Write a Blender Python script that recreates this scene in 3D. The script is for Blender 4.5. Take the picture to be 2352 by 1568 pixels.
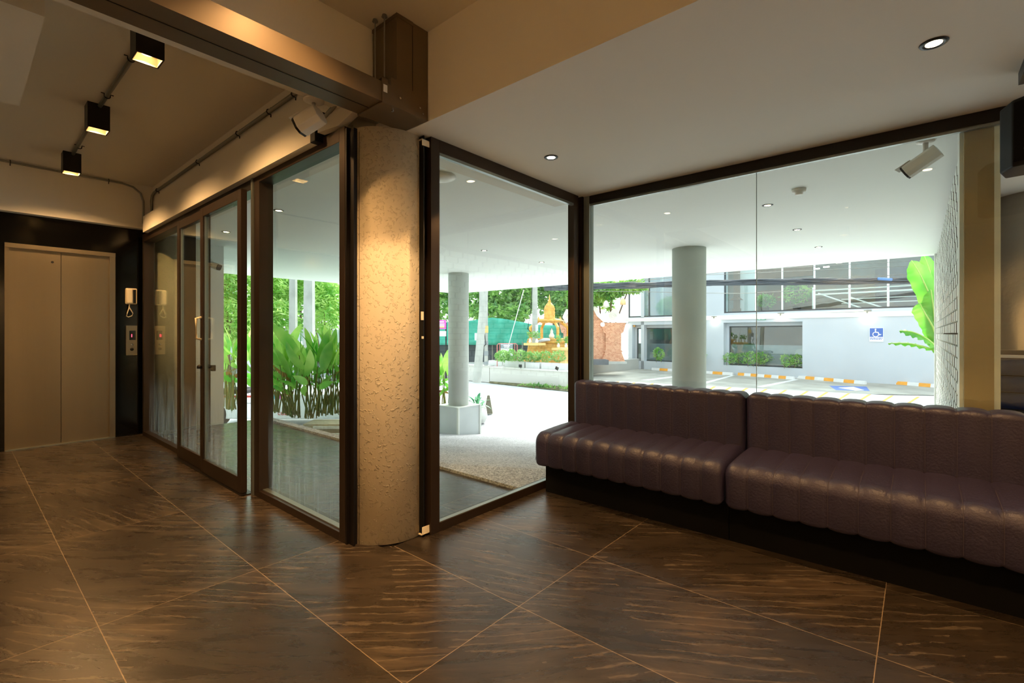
import bpy, math, random
from mathutils import Matrix, Vector
PI = math.pi
C = bpy.context.scene.collection
for o in list(bpy.data.objects): bpy.data.objects.remove(o)

# ---------------------------------------------------------------- camera
F, CX, HY, HC = 1095.0, 1176.0, 766.0, 1.2
YAW = math.radians(40.5)
cam = bpy.data.cameras.new('camera'); camo = bpy.data.objects.new('camera', cam); C.objects.link(camo)
cam.sensor_width = 36; cam.lens = 36*F/2352; cam.shift_y = (HY-784)/2352
cam.clip_start = 0.02; cam.clip_end = 300
camo.location = (0, 0, HC); camo.rotation_euler = (PI/2, 0, YAW)
bpy.context.scene.camera = camo
# ---------------------------------------------------------------- world
w = bpy.data.worlds.new('world'); bpy.context.scene.world = w; w.use_nodes = True
nt = w.node_tree; nt.nodes.clear()
wo = nt.nodes.new('ShaderNodeOutputWorld'); bg = nt.nodes.new('ShaderNodeBackground')
tc = nt.nodes.new('ShaderNodeTexCoord'); sp = nt.nodes.new('ShaderNodeSeparateXYZ'); cr = nt.nodes.new('ShaderNodeValToRGB')
nt.links.new(tc.outputs['Generated'], sp.inputs[0]); nt.links.new(sp.outputs['Z'], cr.inputs[0])
cr.color_ramp.elements[0].color = (.93, .97, 1, 1); cr.color_ramp.elements[1].color = (.74, .86, 1, 1)
nt.links.new(cr.outputs[0], bg.inputs[0]); bg.inputs[1].default_value = 1.1
nt.links.new(bg.outputs[0], wo.inputs[0])
sun = bpy.data.lights.new('sun', 'SUN'); sun.energy = 3.9; sun.angle = math.radians(35); sun.color = (1, .97, .92)
suno = bpy.data.objects.new('sun', sun); C.objects.link(suno); suno.location = (0, 40, 30)
suno.rotation_euler = Vector((.25, -1.0, -.80)).to_track_quat('-Z', 'Y').to_euler()
vs = bpy.context.scene.view_settings
vs.view_transform = 'Standard'; vs.look = 'None'; vs.gamma = 1; vs.use_curve_mapping = False; vs.exposure = 1.28
WARM = (1, .56, .22)

# ---------------------------------------------------------------- helpers
fx, fy = -math.sin(YAW), math.cos(YAW); rx, ry = math.cos(YAW), math.sin(YAW)
def ray(u, v):
    a = (u-CX)/F; return (fx+a*rx, fy+a*ry, (HY-v)/F)
def az(u, v, z=0.): d = ray(u, v); t = (z-HC)/d[2]; return Vector((t*d[0], t*d[1], z))
def ay(u, v, y): d = ray(u, v); t = y/d[1]; return Vector((t*d[0], y, HC+t*d[2]))
def ad(u, v, dep): d = ray(u, v); return Vector((dep*d[0], dep*d[1], HC+dep*d[2]))   # a point at a given distance in front

def lin(c): return c/12.92 if c <= .04045 else ((c+.055)/1.055)**2.4
def hx(s): s = s.lstrip('#'); return tuple(lin(int(s[i:i+2], 16)/255) for i in (0, 2, 4))+(1,)

class NT:
    def __init__(s, m): s.t = m.node_tree; s.n = s.t.nodes
    def add(s, k, **kw):
        n = s.n.new(k)
        for a, b in kw.items():
            setattr(n, a, b)
        return n
    def link(s, a, b): s.t.links.new(a, b)
    def val(s, op, a, b=None, c=None):
        n = s.n.new('ShaderNodeMath'); n.operation = op
        for i, x in enumerate((a, b, c)):
            if x is None: continue
            if isinstance(x, (int, float)): n.inputs[i].default_value = x
            else: s.link(x, n.inputs[i])
        return n.outputs[0]
def mat(name, col, rough=.6, metal=0, noise=0, nscale=8, bump=0, bscale=30, spec=.5, emit=None, es=0, trans=0, col2=None, stretch=None):
    m = bpy.data.materials.new(name); m.use_nodes = True; N = NT(m); b = N.n['Principled BSDF']
    if isinstance(col, str): col = hx(col)
    if isinstance(col2, str): col2 = hx(col2)
    b.inputs['Base Color'].default_value = col; b.inputs['Roughness'].default_value = rough
    b.inputs['Metallic'].default_value = metal; b.inputs['Specular IOR Level'].default_value = spec
    if noise or col2 or bump:
        t = N.add('ShaderNodeTexCoord'); vec = t.outputs['Object']
        if stretch:
            mp = N.add('ShaderNodeMapping'); mp.inputs['Scale'].default_value = stretch; N.link(vec, mp.inputs[0]); vec = mp.outputs[0]
    if noise or col2:
        nz = N.add('ShaderNodeTexNoise'); nz.inputs['Scale'].default_value = nscale; nz.inputs['Detail'].default_value = 6
        N.link(vec, nz.inputs['Vector'])
        mx = N.add('ShaderNodeMix', data_type='RGBA')
        c2 = col2 or tuple(max(0, x*(1-noise)) for x in col[:3])+(1,)
        mx.inputs[6].default_value = col; mx.inputs[7].default_value = c2
        rp = N.add('ShaderNodeMapRange'); rp.inputs[1].default_value = .35; rp.inputs[2].default_value = .65
        N.link(nz.outputs['Fac'], rp.inputs[0]); N.link(rp.outputs[0], mx.inputs[0]); N.link(mx.outputs[2], b.inputs['Base Color'])
    if bump:
        nb = N.add('ShaderNodeTexNoise'); nb.inputs['Scale'].default_value = bscale; nb.inputs['Detail'].default_value = 4
        N.link(vec, nb.inputs['Vector']); bp = N.add('ShaderNodeBump'); bp.inputs['Strength'].default_value = bump; bp.inputs['Distance'].default_value = .01
        N.link(nb.outputs['Fac'], bp.inputs['Height']); N.link(bp.outputs[0], b.inputs['Normal'])
    if emit is not None:
        b.inputs['Emission Color'].default_value = tuple(emit)[:3]+(1,); b.inputs['Emission Strength'].default_value = es
    return m
def leafmat(name, c1, c2, tr=.45):
    m = bpy.data.materials.new(name); m.use_nodes = True; N = NT(m); N.n.remove(N.n['Principled BSDF']); out = N.n['Material Output']
    t = N.add('ShaderNodeTexCoord'); nz = N.add('ShaderNodeTexNoise'); nz.inputs['Scale'].default_value = 2.2
    N.link(t.outputs['Object'], nz.inputs['Vector'])
    rp = N.add('ShaderNodeMapRange'); rp.inputs[1].default_value = .35; rp.inputs[2].default_value = .65; N.link(nz.outputs['Fac'], rp.inputs[0])
    mx = N.add('ShaderNodeMix', data_type='RGBA'); mx.inputs[6].default_value = hx(c1); mx.inputs[7].default_value = hx(c2)
    N.link(rp.outputs[0], mx.inputs[0])
    d = N.add('ShaderNodeBsdfDiffuse'); tl = N.add('ShaderNodeBsdfTranslucent'); g = N.add('ShaderNodeBsdfGlossy'); g.inputs['Roughness'].default_value = .35
    N.link(mx.outputs[2], d.inputs[0]); N.link(mx.outputs[2], tl.inputs[0])
    a = N.add('ShaderNodeMixShader'); a.inputs[0].default_value = tr; N.link(d.outputs[0], a.inputs[1]); N.link(tl.outputs[0], a.inputs[2])
    b = N.add('ShaderNodeMixShader'); b.inputs[0].default_value = .05; N.link(a.outputs[0], b.inputs[1]); N.link(g.outputs[0], b.inputs[2])
    N.link(b.outputs[0], out.inputs[0]); return m
def glassmat(name, tint, f0=.04, power=5, streak=0):
    m = bpy.data.materials.new(name); m.use_nodes = True; N = NT(m); N.n.remove(N.n['Principled BSDF']); out = N.n['Material Output']
    lw = N.add('ShaderNodeLayerWeight'); lw.inputs[0].default_value = .5
    f = N.val('ADD', N.val('MULTIPLY', N.val('POWER', lw.outputs['Facing'], power), 1-f0), f0)
    tr = N.add('ShaderNodeBsdfTransparent'); tr.inputs[0].default_value = tint; g = N.add('ShaderNodeBsdfGlossy'); g.inputs['Roughness'].default_value = .0
    g.inputs[0].default_value = (.9, .95, .92, 1)
    a = N.add('ShaderNodeMixShader'); N.link(f, a.inputs[0]); N.link(tr.outputs[0], a.inputs[1]); N.link(g.outputs[0], a.inputs[2])
    last = a
    if streak:   # dusty, rain-streaked lower part of a pane
        t = N.add('ShaderNodeNewGeometry'); sx = N.add('ShaderNodeSeparateXYZ'); N.link(t.outputs['Position'], sx.inputs[0])
        mp = N.add('ShaderNodeMapping'); mp.inputs['Scale'].default_value = (28, 28, 1.2); N.link(t.outputs['Position'], mp.inputs[0])
        nz = N.add('ShaderNodeTexNoise'); nz.inputs['Scale'].default_value = 1.6; nz.inputs['Detail'].default_value = 3; N.link(mp.outputs[0], nz.inputs['Vector'])
        r = N.add('ShaderNodeMapRange'); r.inputs[1].default_value = .4; r.inputs[2].default_value = .75; N.link(nz.outputs['Fac'], r.inputs[0])
        h = N.add('ShaderNodeMapRange'); h.inputs[1].default_value = .75; h.inputs[2].default_value = .15; N.link(sx.outputs['Z'], h.inputs[0])
        k = N.val('MULTIPLY', N.val('MULTIPLY', r.outputs[0], h.outputs[0]), streak)
        d = N.add('ShaderNodeBsdfTranslucent'); d.inputs[0].default_value = (.8, .85, .85, 1)
        last = N.add('ShaderNodeMixShader'); N.link(k, last.inputs[0]); N.link(a.outputs[0], last.inputs[1]); N.link(d.outputs[0], last.inputs[2])
    N.link(last.outputs[0], out.inputs[0]); return m

ORG = {}
class MB:
    def __init__(s, M=None): s.v = []; s.f = []; s.M = M; s.mi = []; s.cur = 0
    def pt(s, p):
        p = Vector(p); s.v.append(s.M @ p if s.M else p); return len(s.v)-1
    def face(s, idx): s.f.append(tuple(idx)); s.mi.append(s.cur)
    def hexa(s, P):
        i = [s.pt(p) for p in P]
        for q in ((0, 3, 2, 1), (4, 5, 6, 7), (0, 1, 5, 4), (1, 2, 6, 5), (2, 3, 7, 6), (3, 0, 4, 7)): s.face([i[k] for k in q])
        return s
    def box(s, x0, x1, y0, y1, z0, z1):
        x0, x1 = sorted((x0, x1)); y0, y1 = sorted((y0, y1)); z0, z1 = sorted((z0, z1))
        return s.hexa([(x0, y0, z0), (x1, y0, z0), (x1, y1, z0), (x0, y1, z0), (x0, y0, z1), (x1, y0, z1), (x1, y1, z1), (x0, y1, z1)])
    def obox(s, c, size, R=None):
        c = Vector(c); a, b, d = [x/2 for x in size]; R = R or Matrix.Identity(3)
        return s.hexa([c + R @ Vector(q) for q in ((-a, -b, -d), (a, -b, -d), (a, b, -d), (-a, b, -d), (-a, -b, d), (a, -b, d), (a, b, d), (-a, b, d))])
    def prism(s, poly, off):
        off = Vector(off); n = len(poly); a = [s.pt(p) for p in poly]; b = [s.pt(Vector(p)+off) for p in poly]
        s.face(a[::-1]); s.face(b)
        for i in range(n): j = (i+1) % n; s.face((a[i], a[j], b[j], b[i]))
        return s
    def tube(s, pts, r, seg=8, caps=True):
        pts = [Vector(p) for p in pts]; rr = r if isinstance(r, (list, tuple)) else [r]*len(pts); rings = []
        up = Vector((0, 0, 1))
        for i, p in enumerate(pts):
            d = (pts[min(i+1, len(pts)-1)]-pts[max(i-1, 0)]).normalized()
            a = d.cross(up)
            if a.length < .05: a = d.cross(Vector((0, 1, 0)))
            a.normalize(); b = d.cross(a).normalized()
            rings.append([s.pt(p+rr[i]*(math.cos(2*PI*k/seg)*a+math.sin(2*PI*k/seg)*b)) for k in range(seg)])
        for i in range(len(rings)-1):
            for k in range(seg):
                q = (k+1) % seg; s.face((rings[i][k], rings[i][q], rings[i+1][q], rings[i+1][k]))
        if caps: s.face(rings[0][::-1]); s.face(rings[-1])
        return s
    def lathe(s, prof, c, seg=24, sx=1, sy=1, rot=0):
        c = Vector(c); rings = []
        for r, z in prof:
            if r < 1e-5: rings.append([s.pt(c+Vector((0, 0, z)))]*seg)
            else: rings.append([s.pt(c+Vector((sx*r*math.cos(2*PI*k/seg+rot), sy*r*math.sin(2*PI*k/seg+rot), z))) for k in range(seg)])
        for i in range(len(rings)-1):
            for k in range(seg):
                q = (k+1) % seg; f = []
                for t in (rings[i][k], rings[i][q], rings[i+1][q], rings[i+1][k]):
                    if t not in f: f.append(t)
                if len(f) > 2: s.face(f)
        if prof[0][0] > 1e-5: s.face(rings[0][::-1])
        if prof[-1][0] > 1e-5: s.face(rings[-1])
        return s
    def ball(s, c, r, n=8, sz=1): return s.lathe([(r*math.sin(PI*i/n), -r*sz*math.cos(PI*i/n)) for i in range(n+1)], c, n*2)
    def grid(s, fn, nu, nv):
        I = [[s.pt(fn(u/nu, v/nv)) for v in range(nv+1)] for u in range(nu+1)]
        for a in range(nu):
            for b in range(nv): s.face((I[a][b], I[a+1][b], I[a+1][b+1], I[a][b+1]))
        return s
    def leaf(s, base, tip, wid, droop=.1, n=7, fold=.15, face=None, thick=0):
        base = Vector(base); tip = Vector(tip); d = tip-base; L = d.length
        f = Vector(face) if face else Vector((0, 0, 1))
        side = d.cross(f)
        if side.length < 1e-4: side = d.cross(Vector((1, 0, 0)))
        side.normalize(); nrm = side.cross(d).normalized()
        def fn(u, v):
            wv = wid*.5*(math.sin(PI*min(1, u*.93+.07))**.75)*(1 if u < .999 else 0)
            q = (v-.5)*2
            return base+d*u+nrm*(droop*L*4*u*(1-u)) - nrm*abs(q)*wv*fold + side*q*wv
        return s.grid(fn, n, 2)
    def build(s, name, m, parent=None, smooth=False, loc=None, bevel=0, weld=False):
        me = bpy.data.meshes.new(name)
        if parent is not None: org = ORG[parent.name]
        elif loc is not None: org = Vector(loc)
        else:
            xs = [v.x for v in s.v]; ys = [v.y for v in s.v]; zs = [v.z for v in s.v]
            org = Vector(((min(xs)+max(xs))/2, (min(ys)+max(ys))/2, min(zs)))
        me.from_pydata([tuple(v-org) for v in s.v], [], s.f); 
        for mm in (m if isinstance(m, (list, tuple)) else [m]): me.materials.append(mm)
        if max(s.mi or [0]) > 0: me.polygons.foreach_set('material_index', s.mi)
        if smooth: me.polygons.foreach_set('use_smooth', [True]*len(me.polygons))
        me.update()
        o = bpy.data.objects.new(name, me); C.objects.link(o); ORG[o.name] = org
        if parent is not None: o.parent = parent
        else: o.location = org
        if bevel:
            b = o.modifiers.new('bevel', 'BEVEL'); b.width = bevel; b.segments = 2; b.limit_method = 'ANGLE'
        if smooth == 'auto':
            pass
        return o
def thing(name, label, cat, loc=(0, 0, 0), group=None, kind=None):
    o = bpy.data.objects.new(name, None); C.objects.link(o); o.location = loc; ORG[o.name] = Vector(loc); o.empty_display_size = .1
    tag(o, label, cat, group, kind); return o
def tag(o, label=None, cat=None, group=None, kind=None):
    if label: o['label'] = label
    if cat: o['category'] = cat
    if group: o['group'] = group
    if kind: o['kind'] = kind
    return o
def one(mb, name, m, label, cat, group=None, smooth=False, bevel=0, kind=None, loc=None):
    return tag(mb.build(name, m, None, smooth, loc, bevel), label, cat, group, kind)
def struct(mb, name, m, label=None, cat=None, smooth=False, bevel=0):
    o = mb.build(name, m, None, smooth, (0, 0, 0), bevel); return tag(o, label, cat, None, 'structure')
def sthing(name, label=None, cat=None, loc=(0, 0, 0)): return thing(name, label, cat, loc, None, 'structure')
def copy_tree(o, parent=None):
    c = o.copy(); C.objects.link(c); c.parent = parent; ORG[c.name] = ORG[o.name]
    for ch in list(o.children): copy_tree(ch, c)
    return c
def textmesh(name, txt, size, M, m, parent, ext=.001):
    cu = bpy.data.curves.new(name, 'FONT'); cu.body = txt; cu.size = size; cu.extrude = ext; cu.align_x = 'CENTER'; cu.align_y = 'CENTER'
    t = bpy.data.objects.new('tmp', cu); C.objects.link(t)
    dg = bpy.context.evaluated_depsgraph_get(); me = bpy.data.meshes.new_from_object(t.evaluated_get(dg)); bpy.data.objects.remove(t)
    org = ORG[parent.name]
    me.transform(Matrix.Translation(-org) @ M); me.materials.clear(); me.materials.append(m); me.name = name
    o = bpy.data.objects.new(name, me); C.objects.link(o); o.parent = parent; ORG[o.name] = org; return o
def spot(name, loc, e, size=2.2, aim=(0, 0, -1), col=WARM, blend=.5, r=.03, parent=None):
    l = bpy.data.lights.new(name, 'SPOT'); l.energy = e; l.color = col; l.spot_size = size; l.spot_blend = blend; l.shadow_soft_size = r
    o = bpy.data.objects.new(name, l); C.objects.link(o); o.rotation_euler = Vector(aim).to_track_quat('-Z', 'Y').to_euler()
    if parent is not None: o.parent = parent; o.location = Vector(loc)-ORG[parent.name]
    else: o.location = loc
    return o
# plane frame: X axis along e (in plan), Y axis outward, Z up
def frame(org, ang): return Matrix.Translation(Vector(org)) @ Matrix.Rotation(ang, 4, 'Z')
# ---------------------------------------------------------------- materials
M = {}
M['paint'] = mat('cream_paint', '#e4dfd2', .75, bump=.05, bscale=60)
M['white'] = mat('white_paint', '#eff2ec', .7, bump=.03, bscale=40)
M['bronze'] = mat('bronze_aluminium', '#3d3026', .38, .55)
M['bronzed'] = mat('dark_bronze', '#1a1512', .4, .4)
M['alu'] = mat('grey_aluminium', '#8c938f', .35, .7)
M['glass'] = glassmat('clear_glass', (.97, 1, .98, 1))
M['glassL'] = glassmat('porch_glass', (.93, .98, .95, 1), .055, 4.2, .38)
M['black'] = mat('black_metal', '#15120f', .4, .2)
M['plastic'] = mat('black_plastic', '#0a0a0b', .55, spec=.3)
M['steel'] = mat('brushed_steel', '#a79b86', .31, .92, bump=.02, noise=.2, nscale=2, bscale=60, stretch=(1, 1, .05))
M['granite'] = mat('black_granite', '#060606', .12, 0, noise=.6, nscale=90)
M['trunk'] = mat('bronze_painted_steel', '#6c5c47', .42, .25)
M['galv'] = mat('galvanised_conduit', '#8f9088', .4, .6)
M['whitep'] = mat('white_plastic', '#e8e4da', .35)
M['ivory'] = mat('ivory_plastic', '#efe2c4', .35)
M['chrome'] = mat('chrome', '#d8d8d8', .15, 1)
M['leather'] = mat('aubergine_leather', '#322c45', .42, 0, bump=.25, bscale=90, spec=.55, noise=.12, nscale=3)
M['blackbase'] = mat('black_plinth', '#040404', .9, spec=.2)
def textured_plaster():
    m = bpy.data.materials.new('dabbed_plaster'); m.use_nodes = True; N = NT(m); b = N.n['Principled BSDF']
    b.inputs['Base Color'].default_value = hx('#d6c9ae'); b.inputs['Roughness'].default_value = .55
    t = N.add('ShaderNodeTexCoord'); nz = N.add('ShaderNodeTexNoise'); nz.inputs['Scale'].default_value = 52; nz.inputs['Detail'].default_value = 2; nz.inputs['Distortion'].default_value = .5
    N.link(t.outputs['Object'], nz.inputs['Vector'])
    r = N.add('ShaderNodeMapRange'); r.inputs[1].default_value = .57; r.inputs[2].default_value = .66; N.link(nz.outputs['Fac'], r.inputs[0])
    bp = N.add('ShaderNodeBump'); bp.inputs['Strength'].default_value = .7; bp.inputs['Distance'].default_value = .006; N.link(r.outputs[0], bp.inputs['Height'])
    N.link(bp.outputs[0], b.inputs['Normal']); return m
M['dab'] = textured_plaster()
def tile_mat():
    m = bpy.data.materials.new('dark_slate_tile'); m.use_nodes = True; N = NT(m); b = N.n['Principled BSDF']
    g = N.add('ShaderNodeNewGeometry'); s = N.add('ShaderNodeSeparateXYZ'); N.link(g.outputs['Position'], s.inputs[0])
    U = N.val('DIVIDE', N.val('ADD', s.outputs['X'], 1.34), 1.22); V = N.val('DIVIDE', N.val('SUBTRACT', s.outputs['Y'], .385), .6155)
    fu = N.val('FRACT', U); fv = N.val('FRACT', V)
    du = N.val('MULTIPLY', N.val('MINIMUM', fu, N.val('SUBTRACT', 1, fu)), 1.22); dv = N.val('MULTIPLY', N.val('MINIMUM', fv, N.val('SUBTRACT', 1, fv)), .6155)
    gr = N.val('LESS_THAN', N.val('MINIMUM', du, dv), .0016)
    cb = N.add('ShaderNodeCombineXYZ'); N.link(N.val('FLOOR', U), cb.inputs[0]); N.link(N.val('FLOOR', V), cb.inputs[1])
    wn = N.add('ShaderNodeTexWhiteNoise', noise_dimensions='2D'); N.link(cb.outputs[0], wn.inputs['Vector'])
    ang = N.val('ADD', N.val('MULTIPLY', wn.outputs['Value'], .7), -.95)
    off = N.add('ShaderNodeVectorMath', operation='SCALE'); N.link(wn.outputs['Color'], off.inputs[0]); off.inputs['Scale'].default_value = 30
    rot = N.add('ShaderNodeVectorRotate', rotation_type='Z_AXIS'); N.link(g.outputs['Position'], rot.inputs['Vector']); N.link(ang, rot.inputs['Angle'])
    ad_ = N.add('ShaderNodeVectorMath', operation='ADD'); N.link(rot.outputs[0], ad_.inputs[0]); N.link(off.outputs[0], ad_.inputs[1])
    mp = N.add('ShaderNodeMapping'); mp.inputs['Scale'].default_value = (1.6, 9, 1); N.link(ad_.outputs[0], mp.inputs[0])
    n1 = N.add('ShaderNodeTexNoise'); n1.inputs['Scale'].default_value = 1.5; n1.inputs['Detail'].default_value = 12; n1.inputs['Roughness'].default_value = .74; n1.inputs['Distortion'].default_value = .7
    N.link(mp.outputs[0], n1.inputs['Vector'])
    n2 = N.add('ShaderNodeTexNoise'); n2.inputs['Scale'].default_value = 1.6; n2.inputs['Detail'].default_value = 9; N.link(ad_.outputs[0], n2.inputs['Vector'])
    wv = N.add('ShaderNodeTexWave', bands_direction='Y'); wv.inputs['Scale'].default_value = 2.6; wv.inputs['Distortion'].default_value = 11; wv.inputs['Detail'].default_value = 6; wv.inputs['Detail Scale'].default_value = .8; wv.inputs['Detail Roughness'].default_value = .65
    mp2 = N.add('ShaderNodeMapping'); mp2.inputs['Scale'].default_value = (.5, 2.2, 1); N.link(ad_.outputs[0], mp2.inputs[0]); N.link(mp2.outputs[0], wv.inputs['Vector'])
    r1 = N.add('ShaderNodeValToRGB'); e = r1.color_ramp.elements
    e[0].position = .34; e[0].color = (.017, .013, .009, 1); e[1].position = .70; e[1].color = (.125, .086, .052, 1)
    x = e.new(.52); x.color = (.040, .029, .019, 1)
    k = N.val('ADD', N.val('MULTIPLY', n1.outputs['Fac'], .62), N.val('MULTIPLY', n2.outputs['Fac'], .38)); N.link(k, r1.inputs[0])
    vein = N.add('ShaderNodeMapRange'); vein.inputs[1].default_value = .93; vein.inputs[2].default_value = 1.0; N.link(wv.outputs['Fac'], vein.inputs[0])
    vm = N.val('MULTIPLY', vein.outputs[0], N.val('MULTIPLY', N.val('GREATER_THAN', n2.outputs['Fac'], .47), .55))
    m1 = N.add('ShaderNodeMix', data_type='RGBA'); N.link(vm, m1.inputs[0]); N.link(r1.outputs[0], m1.inputs[6]); m1.inputs[7].default_value = (.17, .13, .09, 1)
    m2 = N.add('ShaderNodeMix', data_type='RGBA'); N.link(gr, m2.inputs[0]); N.link(m1.outputs[2], m2.inputs[6]); m2.inputs[7].default_value = (.27, .20, .13, 1)
    N.link(m2.outputs[2], b.inputs['Base Color']); b.inputs['Specular IOR Level'].default_value = .5
    rr = N.add('ShaderNodeMapRange'); rr.inputs[3].default_value = .20; rr.inputs[4].default_value = .36; N.link(n1.outputs['Fac'], rr.inputs[0]); N.link(rr.outputs[0], b.inputs['Roughness'])
    bp = N.add('ShaderNodeBump'); bp.inputs['Strength'].default_value = .25; bp.inputs['Distance'].default_value = .004; N.link(n1.outputs['Fac'], bp.inputs['Height']); N.link(bp.outputs[0], b.inputs['Normal'])
    return m
M['tile'] = tile_mat()
def pebble_mat():
    m = bpy.data.materials.new('pebble_wash'); m.use_nodes = True; N = NT(m); b = N.n['Principled BSDF']; b.inputs['Roughness'].default_value = .7
    t = N.add('ShaderNodeNewGeometry'); v = N.add('ShaderNodeTexVoronoi'); v.inputs['Scale'].default_value = 85; N.link(t.outputs['Position'], v.inputs['Vector'])
    n = N.add('ShaderNodeTexNoise'); n.inputs['Scale'].default_value = 1.4; n.inputs['Detail'].default_value = 4; N.link(t.outputs['Position'], n.inputs['Vector'])
    s = N.add('ShaderNodeSeparateColor'); N.link(v.outputs['Color'], s.inputs[0])
    r = N.add('ShaderNodeValToRGB'); e = r.color_ramp.elements; e[0].position = .1; e[0].color = (.11, .11, .12, 1); e[1].position = .95; e[1].color = (.66, .66, .70, 1)
    k = N.val('ADD', N.val('MULTIPLY', s.outputs[0], .6), N.val('MULTIPLY', n.outputs['Fac'], .5)); N.link(k, r.inputs[0]); N.link(r.outputs[0], b.inputs['Base Color'])
    return m
M['pebble'] = pebble_mat()
def brick_mat(name, c1, c2, mc, scale=9):
    m = bpy.data.materials.new(name); m.use_nodes = True; N = NT(m); b = N.n['Principled BSDF']; b.inputs['Roughness'].default_value = .85
    t = N.add('ShaderNodeTexCoord'); s = N.add('ShaderNodeSeparateXYZ'); N.link(t.outputs['Object'], s.inputs[0])
    cb = N.add('ShaderNodeCombineXYZ'); N.link(N.val('ADD', s.outputs['X'], s.outputs['Y']), cb.inputs[0]); N.link(s.outputs['Z'], cb.inputs[1])
    br = N.add('ShaderNodeTexBrick'); br.inputs['Scale'].default_value = scale; br.inputs['Mortar Size'].default_value = .015; br.inputs['Color1'].default_value = hx(c1); br.inputs['Color2'].default_value = hx(c2); br.inputs['Mortar'].default_value = hx(mc)
    N.link(cb.outputs[0], br.inputs['Vector'])
    n = N.add('ShaderNodeTexNoise'); n.inputs['Scale'].default_value = 2.5; n.inputs['Detail'].default_value = 8; N.link(t.outputs['Object'], n.inputs['Vector'])
    r = N.add('ShaderNodeMapRange'); r.inputs[1].default_value = .5; r.inputs[2].default_value = .7; N.link(n.outputs['Fac'], r.inputs[0])
    mx = N.add('ShaderNodeMix', data_type='RGBA'); N.link(N.val('MULTIPLY', r.outputs[0], .5), mx.inputs[0]); N.link(br.outputs[0], mx.inputs[6]); mx.inputs[7].default_value = hx('#7c4c36')
    N.link(mx.outputs[2], b.inputs['Base Color'])
    bp = N.add('ShaderNodeBump'); bp.inputs['Strength'].default_value = .4; N.link(br.outputs[1], bp.inputs['Height']); bp.invert = True; N.link(bp.outputs[0], b.inputs['Normal'])
    return m
M['brick'] = brick_mat('weathered_red_brick', '#dba583', '#c27f5f', '#e8cbb4', 4.0)
EM = lambda name, s, col=(1, .84, .58): mat(name, (1, 1, 1, 1), .5, emit=col, es=s)
M['lamp'] = EM('warm_lamp_glow', 3.2, (1, .74, .42))
M['lampin'] = mat('lamp_reflector', '#f2dfba', .5)
M['bulb'] = EM('bulb_glow', 6, (1, .9, .72))

# ---------------------------------------------------------------- room shell
ZD, ZM, ZE, G = 2.375, 2.87, 2.955, -.9
struct(MB().box(-7.3, 3.2, -3, 1.56, -.1, 0).box(-2.255, 3.2, 1.56, 3.6, -.1, 0), 'floor', M['tile'])
struct(MB().box(-7.1, -2.57, -3, 1.55, ZE, ZE+.2), 'ceiling', M['paint'], 'higher cream ceiling over the lift lobby with the black box lamps', 'ceiling')
struct(MB().box(-2.57, -2.29, -3, 1.75, 2.5, 3.15), 'trim_1', M['paint'], 'cream ceiling beam along the dark cable trunk', 'beam')
struct(MB().box(-2.29, 3.2, -3, 1.706, ZM, ZM+.2), 'ceiling', M['paint'], 'brown-lit ceiling behind the vertical dark trunk', 'ceiling')
struct(MB().box(-2.57, 3.2, 1.706, 3.62, ZD, 3.1), 'ceiling', M['paint'], 'dropped cream ceiling over the sofa', 'ceiling')
struct(MB().box(-7.1, -2.57, 1.55, 1.72, 2.37, 3.15), 'wall_front', M['paint'], 'cream wall above the sliding doors', 'wall')
struct(MB().box(3.2, 3.4, -3, 3.6, -.1, 3.1), 'wall_right', M['paint'])
struct(MB().box(-7.1, 3.4, -3.2, -3, -.1, 3.2), 'wall_back', M['paint'])
# bulkhead hanging at the upper left
mb = MB()
p = [az(103, 38, 2.6), az(48, 244, 2.6)]
struct(MB().box(-4.21, -2.94, -2.9, .262, 2.6, 2.97), 'trim_2', M['paint'], 'cream bulkhead box cut off by the upper left photo corner', 'bulkhead')
# lift wall: black granite slabs round the lift, cream beam above
mb = MB(); 
mb.box(-7.3, -7.09, -3, .335, 0, 2.46); mb.box(-7.3, -7.09, 1.215, 1.53, 0, 2.46); mb.box(-7.3, -7.09, .335, 1.215, 2.13, 2.46)
mb.box(-7.6, -7.3, -3, 1.53, 0, 2.46)
struct(mb, 'wall_left', M['granite'], 'polished black granite wall around the lift', 'wall')
struct(MB().box(-7.3, -6.99, -3, 1.55, 2.44, 3.1), 'trim_3', M['paint'], 'cream beam over the black granite lift wall', 'beam')
# outside wall at the end of the porch
struct(MB().box(-9.3, -7.12, 1.55, 2.36, G, ZD), 'wall_end', M['white'], 'pale wall end at the left of the porch', 'wall')
# canopy over the porch
struct(MB().box(-10.3, 4.5, 3.62, 9.56, ZD, 2.75).box(-10.3, -2.57, 1.72, 3.62, ZD, 2.75).box(-10.3, -7.1, -3, 1.72, ZD, 2.75), 'ceiling', M['white'], 'white canopy ceiling over the porch and ramp outside', 'ceiling')
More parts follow.
